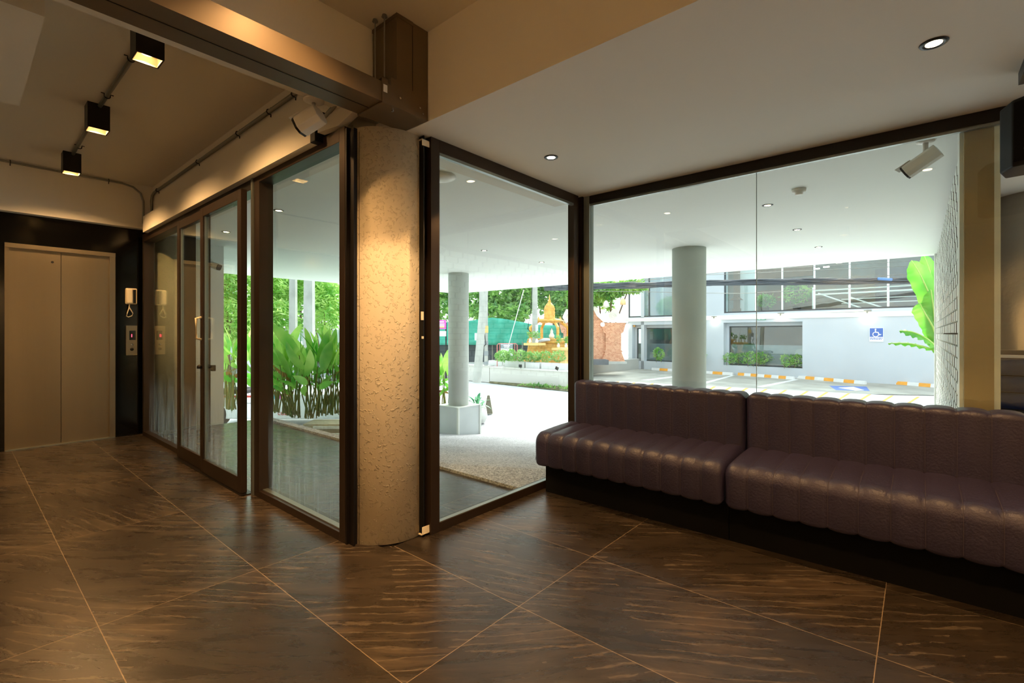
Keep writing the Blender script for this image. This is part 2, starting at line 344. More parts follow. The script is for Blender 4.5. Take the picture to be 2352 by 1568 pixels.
# porch floor + pebble kerb
struct(MB().box(-7.12, 4.5, 1.56, 2.83, -.5, -.012).box(-2.1, 4.5, 2.83, 3.6, -.5, -.11), 'floor', M['tile'], 'dark tiled porch floor outside the glass doors', 'floor')
one(MB().box(-7.12, -2.3, 2.83, 2.93, -.5, .012), 'porch_kerb', M['pebble'], 'dark pebble-wash kerb strip edging the tiled porch floor', 'kerb')
def hgt(x, y):
    d = -.487*(x+2.56)+.873*(y-3.41)
    return max(G, -.1575*max(0, d))
mb = MB()
nx, ny = 56, 26
def rf(u, v):
    x = -10.6+15*u; y = 2.93+6.15*v; return (x, y, hgt(x, y)-.006)
mb.grid(rf, nx*2, ny*3)
struct(mb, 'floor', M['pebble'], 'grey pebble-wash ramp falling from porch to road', 'ramp')
struct(MB().box(-60, 40, -20, 60, G-.2, G-.02), 'floor', mat('road_concrete', '#d3d5d2', .8, noise=.12, nscale=.6, bump=.1, bscale=20), 'pale concrete road outside', 'road')

# ---------------------------------------------------------------- glazing
def pane_frame(name, label, cat, axis, a0, a1, c0, c1, z0, z1, wl=.05, wr=.05, wb=.05, wt=.07, gl=None, kind='structure', mm=None, gm=None):
    """axis 'x': spans X a0..a1 and stands across Y c0..c1; axis 'y' the other way."""
    mm = mm or M['bronze']; bx = (lambda mb, p, q, z, zz, d0=c0, d1=c1: mb.box(p, q, d0, d1, z, zz)) if axis == 'x' else (lambda mb, p, q, z, zz, d0=c0, d1=c1: mb.box(d0, d1, p, q, z, zz))
    base = ((a0+a1)/2, (c0+c1)/2, z0) if axis == 'x' else ((c0+c1)/2, (a0+a1)/2, z0)
    t = thing(name, label, cat, base, None, kind)
    for nm, p, q, z, zz in (('stile', a0, a0+wl, z0, z1), ('stile', a1-wr, a1, z0, z1), ('bottom_rail', a0+wl, a1-wr, z0, z0+wb), ('top_rail', a0+wl, a1-wr, z1-wt, z1)):
        m1 = MB(); bx(m1, p, q, z, zz); m1.build(nm, mm, t, bevel=.002)
    m1 = MB(); g = gl if gl is not None else (c0+c1)/2; bx(m1, a0+wl-.01, a1-wr+.01, z0+wb-.005, z1-wt+.01, g-.003, g+.003)
    p_ = m1.build('glass_pane', gm or M['glass'], t); return t
HDR = 2.355
w1 = pane_frame('window_1', 'narrow fixed glass pane beside the lift wall reflecting the intercom', 'window', 'x', -6.99, -5.42, 1.45, 1.55, 0, 2.37, .05, .05, .05, .09, 1.505, gm=M['glassL'])
w2 = pane_frame('window_2', 'tall fixed glass pane between the sliding door and the plaster column', 'window', 'x', -3.76, -2.495, 1.45, 1.55, 0, 2.386, .09, .06, .05, .075, 1.515, gm=M['glassL'])
MB().box(-3.67, -2.555, 1.475, 1.512, .05, .056).build('sill_ledge', M['alu'], w2)
MB().box(-3.795, -3.765, 1.44, 1.55, 0, 2.37).build('mullion', M['alu'], w2)
dr = thing('door_2', 'bronze framed glass sliding door pair into the porch', 'door', (-4.65, 1.42, 0), None, 'structure')
for nm, x0, x1, y0, y1 in (('door_leaf', -5.47, -4.665, 1.405, 1.445), ('door_leaf', -4.735, -3.835, 1.385, 1.43)):
    mb = MB(); mb.box(x0, x0+.07, y0, y1, .01, 2.28).box(x1-.07, x1, y0, y1, .01, 2.28).box(x0+.07, x1-.07, y0, y1, .01, .125).box(x0+.07, x1-.07, y0, y1, 2.205, 2.28)
    l = mb.build(nm, M['bronze'], dr, bevel=.003)
    MB().box(x0+.065, x1-.065, (y0+y1)/2-.003, (y0+y1)/2+.003, .12, 2.21).build('glass_pane', M['glassL'], l)
    MB().box(x0+.07, x0+.078, y0+.012, y1-.004, .12, 2.21).build('glazing_bead', M['alu'], l)
lf = [c for c in dr.children if c.name.startswith('door_leaf')][1]
MB().tube([(-4.70, 1.385, 1.15), (-4.70, 1.345, 1.16), (-4.70, 1.345, 1.33), (-4.70, 1.385, 1.34)], .011).build('door_handle', M['ivory'], lf, True)
MB().lathe([(.022, 0), (.022, .02), (.008, .035)], (-4.70, 1.372, .90), 12).build('lock', M['black'], lf, True)
MB().box(-4.62, -4.59, 1.43, 1.46, .88, .93).build('lock', M['black'], lf)
MB().box(-5.42, -3.80, 1.45, 1.55, 2.28, 2.37).build('head_frame', M['bronzed'], dr)
MB().box(-5.45, -3.80, 1.375, 1.46, 0, .008).build('floor_track', M['bronzed'], dr)
# operator box over the doors
op = thing('door_operator', 'long cream door operator box above the sliding doors with black end cap', 'door operator', (-4.75, 1.44, HDR))
MB().box(-6.73, -2.80, 1.40, 1.405, HDR, 2.535).box(-6.73, -2.80, 1.405, 1.545, 2.53, 2.535).box(-6.73, -6.725, 1.405, 1.545, HDR, 2.53).build('cover', M['paint'], op)
MB().box(-6.72, -2.80, 1.405, 1.45, HDR+.002, HDR+.006).build('underside_strip', M['whitep'], op)  # white stands in for outdoor light reflected by the aluminium underside
MB().box(-2.80, -2.74, 1.398, 1.545, HDR-.004, 2.54).build('end_cap', M['plastic'], op, bevel=.004)
for zz in (2.40, 2.50): MB().tube([(-2.738, 1.44, zz), (-2.72, 1.44, zz)], .006, 6).build('screw', M['chrome'], op)
# channel jambs beside the column
one(MB().box(-2.492, -2.475, 1.45, 1.55, 0, 2.37).box(-2.475, -2.44, 1.475, 1.55, 0, 2.37).box(-2.475, -2.425, 1.465, 1.475, 0, 2.35).box(-2.475, -2.425, 1.50, 1.508, 0, 2.35), 'jamb_channel', M['bronzed'], 'dark bronze channel jamb left of the plaster column', 'door jamb')
jc = thing('jamb_channel', 'black channel jamb right of the plaster column', 'door jamb', (-2.25, 1.82, 0))
MB().box(-2.275, -2.225, 1.80, 1.808, 0, 2.37).box(-2.275, -2.265, 1.808, 1.845, 0, 2.37).build('channel', M['plastic'], jc)
MB().box(-2.26, -2.222, 1.79, 1.843, .01, .016).box(-2.226, -2.222, 1.79, 1.843, .01, .06).build('bracket', M['ivory'], jc)
MB().box(-2.26, -2.222, 1.79, 1.843, 2.345, 2.349).box(-2.226, -2.222, 1.79, 1.843, 2.31, 2.349).build('bracket', M['ivory'], jc)
MB().box(-2.23, -2.222, 1.785, 1.80, 1.28, 1.33).build('catch', M['ivory'], jc); MB().box(-2.23, -2.222, 1.79, 1.80, 1.17, 1.185).build('catch', M['ivory'], jc)
w3 = pane_frame('window_3', 'bronze framed glass pane right of the plaster column', 'window', 'y', 1.845, 3.46, -2.27, -2.21, 0, 2.374, .068, .07, .055, .076, -2.245)
MB().box(-2.245, -2.212, 1.913, 3.39, .055, .060).build('sill_ledge', M['alu'], w3)
MB().box(-2.24, -2.212, 1.913, 3.39, 2.280, 2.298).build('glazing_bead', M['alu'], w3)
w4 = thing('window_4', 'long two-pane glass window behind the sofa', 'window', (.5, 3.55, 0), None, 'structure')
MB().box(-2.14, 3.2, 3.52, 3.59, 2.308, 2.374).build('top_rail', M['bronzed'], w4, bevel=.003)
MB().box(-2.14, 3.2, 3.535, 3.56, 2.292, 2.308).build('glazing_bead', M['alu'], w4)
MB().box(-2.14, 3.2, 3.52, 3.59, 0, .055).build('bottom_rail', M['bronzed'], w4)
MB().box(-2.14, -.844, 3.545, 3.553, .05, 2.30).build('glass_pane', M['glass'], w4)
MB().box(-.840, 3.2, 3.545, 3.553, .05, 2.30).build('glass_pane', M['glass'], w4)
MB().box(-.8435, -.8405, 3.544, 3.554, .05, 2.30).build('silicone_joint', M['alu'], w4)
cp = thing('trim_4', 'dark bronze corner post where the two windows meet', 'post', (-2.2, 3.52, 0), None, 'structure')
MB().box(-2.27, -2.235, 3.46, 3.59, 0, 2.374).box(-2.235, -2.20, 3.50, 3.59, 0, 2.374).build('post', M['bronze'], cp)
MB().box(-2.20, -2.14, 3.52, 3.59, 0, 2.374).build('post', M['alu'], cp)
MB().box(-2.205, -2.195, 3.50, 3.52, 0, 2.374).build('gasket', M['plastic'], cp)

# columns
def col(prof_top, c, r, m, label, z0=0, seg=64, name='column'):
    return one(MB().lathe([(r, z0), (r, prof_top)], c, seg), name, m, label, 'column', smooth=False)
def smooth_side(o):
    for p in o.data.polygons: p.use_smooth = abs(p.normal.z) < .5
for a in ((ZD+.001, (-2.52, 1.745, 0), .262, M['dab'], 'thick warm-lit column with dabbed plaster between the windows'),
          (ZD, (-7.03, 1.83, 0), .245, M['dab'], 'dabbed plaster column behind the narrow pane by the lift')):
    smooth_side(col(*a))
pc = col(ZD, (-6.85, 6.41, 0), .20, mat('light_grey_plaster', '#c6cbc6', .7, bump=.15, bscale=40), 'grey-white round column standing on a boxy plinth outside', G)
smooth_side(pc)
smooth_side(col(ZD, (-2.42, 6.60, 0), .222, mat('grey_green_plaster', '#bcc4bb', .7, bump=.12, bscale=40, noise=.08, nscale=2), 'round grey column outside behind the long sofa', -1))
pl = thing('plinth', 'square grey plinth with white corner trims around outside column', 'plinth', (-6.86, 6.43, -.8))
zb, zt = -.80, -.20
pm = mat('plinth_board', '#d9e0e1', .7, noise=.08, nscale=3)
x0, x1, y0, y1 = -7.15, -6.57, 6.14, 6.72
MB().box(x0, x1, y0, y1, zb, zt).build('box', pm, pl)
for xx in (x0, x1):
    for yy in (y0, y1): MB().box(xx-.02, xx+.02, yy-.02, yy+.02, zb, zt+.01).build('corner_trim', M['white'], pl)
MB().box(x0-.01, x1+.01, y0-.01, y1+.01, zt, zt+.012).build('top_cap', M['white'], pl)

# ---------------------------------------------------------------- lift
lf_ = thing('door_1', 'brushed steel two-panel lift door', 'lift door', (-7.08, .77, 0), None, 'structure')
MB().box(-7.12, -7.075, .335, .365, 0, 2.125).build('jamb', M['steel'], lf_); MB().box(-7.12, -7.075, 1.165, 1.215, 0, 2.125).build('jamb', M['steel'], lf_)
MB().box(-7.12, -7.07, .335, 1.215, 2.085, 2.13).build('lintel', M['steel'], lf_)
MB().box(-7.125, -7.105, .365, .756, .01, 2.085).build('door_panel', M['steel'], lf_); MB().box(-7.125, -7.105, .760, 1.165, .01, 2.085).build('door_panel', M['steel'], lf_)
MB().box(-7.15, -7.06, .34, 1.21, 0, .01).build('sill', M['alu'], lf_)
for yy in (.42, .70): pass
MB().tube([(-7.105, .69, 1.97), (-7.10, .69, 1.97)], .012, 12).build('keyhole', M['black'], lf_)
MB().box(-7.3, -7.2, .3, 1.3, 0, 2.2).build('shaft_back', M['black'], lf_)
# lift call panel
cpn = thing('call_panel', 'brushed steel lift call panel with red digit one', 'call panel', (-7.085, 1.345, 1.0))
ya, yb = 1.312, 1.417
MB().box(-7.09, -7.07, ya, yb, .946, 1.295).build('plate', M['steel'], cpn, bevel=.002)
MB().box(-7.07, -7.066, ya+.03, yb-.017, 1.125, 1.235).build('display', mat('display_glass', '#030303', .2), cpn)
textmesh('digit', '1', .05, Matrix.Translation((-7.065, 1.364, 1.175)) @ Matrix.Rotation(PI/2, 4, 'Z') @ Matrix.Rotation(PI/2, 4, 'X'), mat('red_led', '#ff2030', emit=(1, .03, .06), es=5), cpn)
MB().ball((-7.068, 1.366, 1.07), .017, 8).build('call_button', M['chrome'], cpn, True)
MB().ball((-7.069, 1.366, 1.015), .018, 8).build('key_switch', M['plastic'], cpn, True)
ic = thing('intercom_handset', 'ivory wall intercom handset with looped cord beside the lift', 'intercom', (-7.08, 1.34, 1.4))
MB().box(-7.09, -7.055, 1.305, 1.415, 1.545, 1.735).build('cradle', M['ivory'], ic, bevel=.012)
MB().box(-7.06, -7.02, 1.308, 1.368, 1.552, 1.73).build('handset', M['ivory'], ic, bevel=.014)
MB().box(-7.056, -7.05, 1.376, 1.400, 1.56, 1.72).build('speaker_recess', M['black'], ic)
cc = [(-7.05, 1.340, 1.55), (-7.05, 1.335, 1.50), (-7.05, 1.318, 1.44), (-7.05, 1.312, 1.405), (-7.05, 1.33, 1.395), (-7.05, 1.362, 1.41), (-7.05, 1.372, 1.44), (-7.05, 1.352, 1.48), (-7.05, 1.337, 1.51)]
MB().tube(cc, .0055, 8).build('cord', M['ivory'], ic, True)
# ---------------------------------------------------------------- cable trunk
tk = thing('cable_duct', 'dark bronze box duct crossing the ceiling and turning up by the column', 'cable trunk', (-2.18, .5, ZD))
xa, xb, zt = -2.285, -2.067, 2.478
MB().box(xa, xb-.001, -2.9, 1.46, ZD+.002, zt).build('duct_run', M['trunk'], tk)
MB().box(-2.182, -2.178, -2.9, 1.40, ZD, ZD+.003).build('cover_seam', M['black'], tk)
MB().prism([(xb+.001, 1.46, ZD), (xb+.001, 1.702, ZD), (xb+.001, 1.702, ZD+.02), (xb+.001, 1.605, 2.50), (xb+.001, 1.50, 2.52), (xb+.001, 1.46, 2.52)], (-.222, 0, 0)).box(xa-.001, xb+.002, 1.44, 1.46, ZD-.003, zt).build('elbow', M['trunk'], tk)
MB().box(xa, xb, 1.497, 1.703, ZD+.003, 2.868).build('riser', M['trunk'], tk)
MB().box(xb, xb+.0015, 1.597, 1.600, 2.50, 2.868).build('cover_seam', M['black'], tk)
MB().box(xa-.003, xb+.003, 1.494, 1.60, 2.85, 2.869).build('ceiling_collar', M['trunk'], tk)
mb = MB().box(xb+.001, xb+.006, 1.405, 1.44, ZD-.002, 2.50).box(xa-.006, xa-.001, 1.405, 1.44, ZD-.002, 2.50).box(xa-.006, xb+.006, 1.405, 1.44, ZD-.006, ZD-.001).box(xb-.05, xb+.006, 1.405, 1.44, 2.495, 2.50)
mb.build('hanger_strap', M['trunk'], tk)
MB().box(xb+.006, xb+.0075, 1.411, 1.434, 2.425, 2.463).build('paper_sticker', M['whitep'], tk)
for (x, y) in ((-2.20, 1.455), (-2.13, 1.465)):
    MB().tube([(x, y, zt-.01), (x, y, 2.868)], .004, 6).lathe([(.016, 0), (.012, .012)], (x, y, 2.857), 8).build('threaded_rod', M['galv'], tk)
for p in ((xb+.003, 1.515, 2.43), (xb+.003, 1.645, 2.425), (xb+.003, 1.665, 2.40)):
    MB().tube([p, (p[0]+.004, p[1], p[2])], .006, 8).build('rivet', M['chrome'], tk)
MB().tube([(-2.11, 1.50, ZD), (-2.11, 1.50, ZD-.006)], .006, 8).build('rivet', M['chrome'], tk)

# ---------------------------------------------------------------- lamps
def box_lamp(x, y, z, label, drop=.26, e=40, k_=1.6, grp='black box ceiling lamps', hw=.066, half=2.55, bl=.6):
    t = thing('ceiling_box_lamp', label, 'ceiling lamp', (x, y, z-drop), grp)
    b = z-drop; k = .006
    mb = MB()
    for (a0, a1, b0, b1) in ((-hw, hw, -hw, -hw+k), (-hw, hw, hw-k, hw), (-hw, -hw+k, -hw+k, hw-k), (hw-k, hw, -hw+k, hw-k)):
        mb.box(x+a0, x+a1, y+b0, y+b1, b, z)
    mb.build('housing', M['black'], t)
    mb = MB(); q = hw-k-.001
    for (a0, a1, b0, b1) in ((-q, q, -q, -q+.002), (-q, q, q-.002, q), (-q, -q+.002, -q, q), (q-.002, q, -q, q)):
        mb.box(x+a0, x+a1, y+b0, y+b1, b+.001, b+.052)
    mb.box(x-q, x+q, y-q, y+q, b+.052, b+.054).build('reflector', M['lampin'], t)
    MB().lathe([(.03, 0), (.03, .012)], (x, y, b+.036), 16).build('light_disc', M['lamp'], t)
    spot('lamp_light', (x, y, b+.03), e*k_, half, parent=t, blend=bl)
    return t
box_lamp(-3.36, .72, ZE, 'black box lamp nearest the cable trunk, seen from below', .19, 30)
box_lamp(-4.83, .72, ZE, 'middle black box lamp of the lobby ceiling row', .19, 30)
box_lamp(-6.30, .745, ZE, 'black box lamp farthest along the row, nearest the lift', .19, 34)
box_lamp(-1.74, .88, ZM, 'black box lamp on the ceiling beside the cable trunk', .12, 42, half=2.1, bl=1)
t = thing('ceiling_spotlight', 'adjustable black spotlight aimed at the plaster column', 'spotlight', (-.62, .32, 2.68))
ax_ = (Vector((-2.36, 1.62, .72))-Vector((-.62, .32, 2.72))).normalized()
MB().tube([Vector((-.62, .32, 2.72))-ax_*.06, Vector((-.62, .32, 2.72))+ax_*.05], .04, 20).build('head', M['black'], t, True)
MB().tube([(-.62, .32, 2.74), (-.62, .32, 2.869)], .01, 8).build('stem', M['black'], t)
MB().tube([Vector((-.62, .32, 2.72))+ax_*.05, Vector((-.62, .32, 2.72))+ax_*.052], .03, 16).build('lens', M['lamp'], t)
spot('lamp_light', Vector((-.62, .32, 2.72))+ax_*.06, 92, .68, ax_, blend=.3, col=(1, .62, .30), parent=t)
for x, y, e in ((.35, .70, 26), (2.5, .7, 50), (-.9, -2.0, 70), (1.6, -2.1, 70), (-4.3, -2.0, 30)):  # lamps added out of view for warm light and bounce indoors
    box_lamp(x, y, ZM if x > -2.29 else ZE, 'unseen black box lamp added on the ceiling over the open floor', .12, e)
def downlight(x, y, z, label, e=18, grp='recessed downlights', half=2.15, ring=.045, col=WARM, bl=.7):
    t = thing('downlight', label, 'downlight', (x, y, z-.008), grp)
    MB().lathe([(ring*.60, -.001), (ring*.75, -.006), (ring, -.004), (ring+.002, 0), (ring*.6, 0)], (x, y, z), 28).build('trim_ring', M['black'], t, True)
    MB().lathe([(ring*.60, -.003), (0, -.003)], (x, y, z), 20).build('lens', M['lamp'], t)
    if e: spot('lamp_light', (x, y, z-.015), e*1.6, half, parent=t, blend=bl, col=col)
    return t
GI = 'recessed downlights over the sofa'
downlight(.045, 2.575, ZD, 'recessed downlight in the cream ceiling near the speaker', 18, GI, 1.4)
downlight(-1.865, 2.585, ZD, 'recessed downlight in the cream ceiling near the window corner', 26, GI, 2.14, bl=.12)
GO = 'recessed downlights in the outdoor canopy'
downlight(1.15, 5.25, ZD, 'unseen canopy downlight added over the navy bench at the far right', 60, GO, 1.5)  # added out of view to light the wide grey column warmly
for x, y, l in ((-4.645, 2.012, 'canopy downlight seen through the tall pane left of the column'), (-6.08, 2.04, 'canopy downlight seen through the sliding door'),
                (-1.055, 4.835, 'nearest canopy downlight right of the glass joint'), (-1.048, 6.185, 'middle canopy downlight right of the glass joint'), (-1.038, 7.616, 'farthest canopy downlight right of the glass joint'),
                (-4.674, 4.867, 'nearer canopy downlight seen through the pane right of the plaster column'), (-4.725, 6.282, 'farther canopy downlight seen through the pane right of the plaster column')):
    downlight(x, y, ZD, l, 10 if y < 3 else 0, GO, 1.6)
t = thing('ceiling_dome', 'shallow white round ceiling dome outside by the plaster column', 'wireless access point', (-2.70, 2.36, ZD-.04))
MB().lathe([(0, -.038), (.05, -.036), (.09, -.026), (.105, -.012), (.10, 0)], (-2.70, 2.36, ZD), 32).build('dome', M['whitep'], t, True)
t = thing('smoke_detector', 'small round smoke detector on the outdoor canopy', 'smoke detector', (-.743, 4.462, ZD-.04))
MB().lathe([(.028, -.045), (.03, -.028), (.05, -.024), (.052, 0)], (-.743, 4.462, ZD), 24).build('body', M['whitep'], t, True)

# ---------------------------------------------------------------- conduits
def conduit(pts, r, label, clamps, cdir, grp='galvanised conduit runs'):
    c = sum((Vector(p) for p in pts), Vector())/len(pts)
    t = thing('conduit', label, 'conduit', c, grp); MB().tube(pts, r, 10).build('pipe', M['galv'], t, True)
    for p, ax, nrm in clamps:
        p = Vector(p); ax = Vector(ax); nrm = Vector(nrm); s = ax.cross(nrm)
        mb = MB(); pts2 = [p+s*(r+.022)+nrm*-r, p+s*(r+.004)+nrm*-r] + [p+(s*math.cos(a)+nrm*math.sin(a))*(r+.003) for a in [PI*k/6 for k in range(7)]] + [p-s*(r+.004)+nrm*-r, p-s*(r+.022)+nrm*-r]
        mb.tube(pts2, .004, 5).build('clamp', M['black'], t)
    return t
dn = (0, 0, -1)
conduit([(-3.43, .735, ZE-.016), (-4.76, .725, ZE-.016)], .014, 'conduit between the two nearer black box lamps', [((-3.80, .73, ZE-.016), (1, 0, 0), dn), ((-4.52, .73, ZE-.016), (1, 0, 0), dn)], 0)
conduit([(-4.90, .73, ZE-.016), (-6.23, .75, ZE-.016)], .014, 'conduit between the two farther black box lamps', [((-5.95, .76, ZE-.016), (1, 0, 0), dn)], 0)
conduit([(-2.6, 1.531, 2.86), (-6.85, 1.531, 2.86), (-6.93, 1.531, 2.84), (-6.965, 1.531, 2.78), (-6.965, 1.531, 2.5)], .014, 'long conduit along the wall above the sliding doors',
        [((x, 1.531, 2.86), (1, 0, 0), (0, -1, 0)) for x in (-3.3, -3.7, -4.3, -5.3, -6.7)], 0)
conduit([(-6.976, -2.5, 2.93), (-6.976, 1.26, 2.93), (-6.976, 1.36, 2.91), (-6.976, 1.43, 2.85), (-6.976, 1.455, 2.76), (-6.976, 1.455, 2.5)], .011, 'thin conduit along the beam above the lift',
        [((-6.976, y, 2.93), (0, 1, 0), (1, 0, 0)) for y in (.37, 1.14)], 0)

# ---------------------------------------------------------------- security cameras
def seccam(base, aim, label, s=1.0, up=(0, 0, 1), nrm=(0, 0, -1), arm=.09, ln=.10):
    base = Vector(base); aim = Vector(aim).normalized(); nrm = Vector(nrm)
    t = thing('security_camera', label, 'security camera', base, 'white bullet security cameras')
    q = nrm.to_track_quat('Z', 'Y').to_matrix()
    Mx = Matrix.Translation(base) @ q.to_4x4()
    MB(Mx).lathe([(.05*s, 0), (.05*s, .008*s), (.03*s, .016*s)], (0, 0, 0), 20).build('mount', M['whitep'], t, True)
    p1 = base+nrm*arm*s; c = p1+Vector((0, 0, -.035*s))+aim*.02*s
    MB().tube([base, p1, c], .016*s, 10).build('arm', M['whitep'], t, True)
    R = aim.to_track_quat('X', 'Z').to_matrix()
    mb = MB(Matrix.Translation(c) @ R.to_4x4()); L, a, b = ln*s, .046*s, .044*s
    sec = [(-a, -b*.5), (-a*.55, -b), (a*.55, -b), (a, -b*.5), (a, b*.6), (a*.7, b), (-a*.7, b), (-a, b*.6)]
    mb.prism([(-L, y, z) for y, z in sec], (2*L, 0, 0)); mb.build('body', M['whitep'], t, bevel=.003*s)
    mb = MB(Matrix.Translation(c) @ R.to_4x4()); mb.prism([(L, y*.95, z*.95) for y, z in sec], (.012*s, 0, 0)); mb.build('lens_face', M['plastic'], t)
    mb = MB(Matrix.Translation(c) @ R.to_4x4()); mb.prism([(L*.4, a*.8, b+.001), (L*1.35, a*.9, b+.001), (L*1.35, -a*.9, b+.001), (L*.4, -a*.8, b+.001)], (0, 0, .004*s)); mb.build('visor', M['whitep'], t)
    mb = MB(Matrix.Translation(c) @ R.to_4x4()); mb.box(-L*.4, L*.3, -a-.001, -a, b*-.1, b*.08); mb.build('printed_mark', M['black'], t)
    return t
seccam((-2.56, 1.30, 2.50), (-.75, -.42, -.42), 'white security camera under the beam above the door operator', 1.1, arm=.06, ln=.062)
seccam((-7.115, 2.20, 2.14), (.75, .5, -.35), 'small white security camera on the outside wall end by the porch', .9, nrm=(1, 0, 0), arm=.05)
seccam((.03, 3.85, ZD), (-.75, .2, -.45), 'white security camera outside under the canopy by the brick screen', .9)
# cream cover piece and bundled pipe right of the inside camera
t = thing('pipe_cover', 'short cream pipe cover by the indoor camera above the tall pane', 'pipe cover', (-2.60, 1.48, 2.40))
MB().prism([(-2.71, 1.40, 2.39), (-2.71, 1.40, 2.48), (-2.60, 1.43, 2.50), (-2.44, 1.47, 2.50), (-2.44, 1.47, 2.46), (-2.55, 1.44, 2.40)], (0, .045, 0)).build('cover', M['paint'], t)
MB().tube([(-2.735, 1.40, 2.42), (-2.62, 1.42, 2.49), (-2.50, 1.42, 2.52)], .012, 8).build('pipe', M['galv'], t, True)

# ---------------------------------------------------------------- wall speaker
t = thing('loudspeaker', 'black loudspeaker hanging at the right edge below the ceiling', 'loudspeaker', (.41, 3.03, 1.91))
def spk(u, v):
    return None
sec = [(.272, 3.02), (.303, 2.94), (.415, 2.92), (.55, 2.98), (.55, 3.16), (.30, 3.14)]
mb = MB(); n = len(sec); A = [mb.pt((x, y, 1.91+.06*max(0, (x-.27)))) for x, y in sec]; B_ = [mb.pt((x, y, 2.19+.22*(x-.27))) for x, y in sec]
mb.face(A[::-1]); mb.face(B_)
for i in range(n): j = (i+1) % n; mb.face((A[i], A[j], B_[j], B_[i]))
mb.build('cabinet', M['plastic'], t, bevel=.006)
MB().prism([(.306, 2.937, 1.93), (.413, 2.917, 1.935), (.413, 2.917, 2.205), (.306, 2.937, 2.182)], (0, -.004, 0)).build('grille', mat('speaker_cloth', '#0b0b0d', .9, bump=.3, bscale=400, spec=.2), t)
MB().box(.335, .362, 2.92, 2.926, 1.975, 1.983).build('maker_plate', M['chrome'], t)
MB().box(.38, .46, 3.0, 3.07, 2.20, 2.32).box(.34, .50, 2.96, 3.12, 2.32, ZD-.001).build('ceiling_bracket', M['black'], t)

# ---------------------------------------------------------------- sofas
def channelled(prof, x0, n, wd, name, parent, depth=.0125, end=.03):
    """prof: outline (y, z, ny, nz) from one end to the other; channels side by side along X, pulled in at each seam."""
    mb = MB(); xs = []
    K = 10
    for i in range(n):
        for k in range(K):
            xs.append((x0+(i+k/K)*wd, k/K, i))
    xs.append((x0+n*wd, 0, n)); rows = []
    for x, t_, i in xs:
        s_ = math.sin(PI*t_)**.5 if t_ > 0 else 0
        d = depth*(1-s_)
        if i == 0 and t_ < .5: d += end*(1-min(1, t_/.35))**2.2*.9
        if i == n-1 and t_ > .5: d += end*(1-min(1, (1-t_)/.35))**2.2*.9
        if i == n: d = depth+end*.9
        rows.append([mb.pt((x, y-ny*d, z-nz*d)) for y, z, ny, nz in prof])
    for a in range(len(rows)-1):
        for b in range(len(prof)-1): mb.face((rows[a][b], rows[a+1][b], rows[a+1][b+1], rows[a][b+1]))
    mb.face(rows[0]); mb.face(rows[-1][::-1])
    o = mb.build(name, M['leather'], parent, True)
    # seams: fine stitched line down every channel joint
    return o
def arc(cy, cz, r, a0, a1, n=6): return [(cy+r*math.cos(a0+(a1-a0)*k/n), cz+r*math.sin(a0+(a1-a0)*k/n), math.cos(a0+(a1-a0)*k/n), math.sin(a0+(a1-a0)*k/n)) for k in range(n+1)]
seatp = arc(2.835, .245, .025, -PI/2, -PI, 3) + [(2.805, .32, -1, 0)] + arc(2.885, .392, .08, PI, PI/2, 8) + [(3.0, .480, 0, 1), (3.12, .487, 0, 1), (3.26, .49, 0, 1)]
backp = [(3.255, .44, -1, 0), (3.25, .6, -1, 0)] + arc(3.285, .787, .035, PI, PI/2, 6) + [(3.34, .826, 0, 1)] + arc(3.395, .787, .035, PI/2, 0, 5) + [(3.43, .44, 1, 0)]
stitch = mat('stitch_thread', '#4a4148', .7)
def sofa(x0, n, label, xb0, nb):
    t = thing('banquette_sofa', label, 'sofa', (x0+n*.061, 3.1, 0), 'dark leather banquette sofas')
    channelled(seatp, x0, n, .1225, 'seat', t)
    channelled(backp, xb0, nb, (x0+n*.1225-xb0)/nb, 'backrest', t)
    mb = MB().box(x0+(.03 if x0 < -2 else .0), x0+n*.1225, 2.925, 3.42, 0, .235); mb.build('plinth', M['blackbase'], t)
    for nm, prof, xs in (('seat_stitching', seatp, [x0+i*.1225 for i in range(1, n)]), ('back_stitching', backp, [xb0+i*(x0+n*.1225-xb0)/nb for i in range(1, nb)])):
        mb = MB()
        for x in xs: mb.tube([(x+.003, y-ny*.0105, z-nz*.0105) for y, z, ny, nz in prof[(3 if 'seat' in nm else 0):-1]], .0011, 4, False)
        mb.build(nm, stitch, t)
    return t
sofa(-2.19, 11, 'dark aubergine banquette sofa section in the window corner, left of the joint', -2.135, 11)
sofa(-.838, 15, 'dark aubergine banquette sofa section running out of frame at the right', -.838, 15)
# ================================================================ OUTSIDE
random.seed(4)
Wb = frame((-8.97, 26.1, 0), math.radians(-6)); Wi = Wb.inverted(); c0 = Wi @ Vector((0, 0, HC))
def B(u, v, off=0.):
    d = Wi.to_3x3() @ Vector(ray(u, v)); t = (off-c0.y)/d.y; return (c0.x+t*d.x, c0.z+t*d.z)
bw = mat('bluegrey_white_render', '#bcc4ca', .8, noise=.06, nscale=.8)
dk = mat('dark_window_frame', '#3c4247', .5)
wgl = glassmat('far_window_glass', (.80, .86, .86, 1), .07, 4)
frost = mat('frosted_film', '#8d979d', .5, noise=.15, nscale=3)
inn = mat('dim_restaurant_interior', '#6f6d66', .8, noise=.5, nscale=1.2)
def dB(u, off=0.):
    d = Wi.to_3x3() @ Vector(ray(u, 700)); return (off-c0.y)/d.y
bld = thing('restaurant_building', 'long grey-white restaurant building with wide windows across the car park', 'building', Wb @ Vector((3, 0, G)))
s0, s1 = -3.4, 16
def zb_(u, v, off=0): return B(u, v, off)[1]
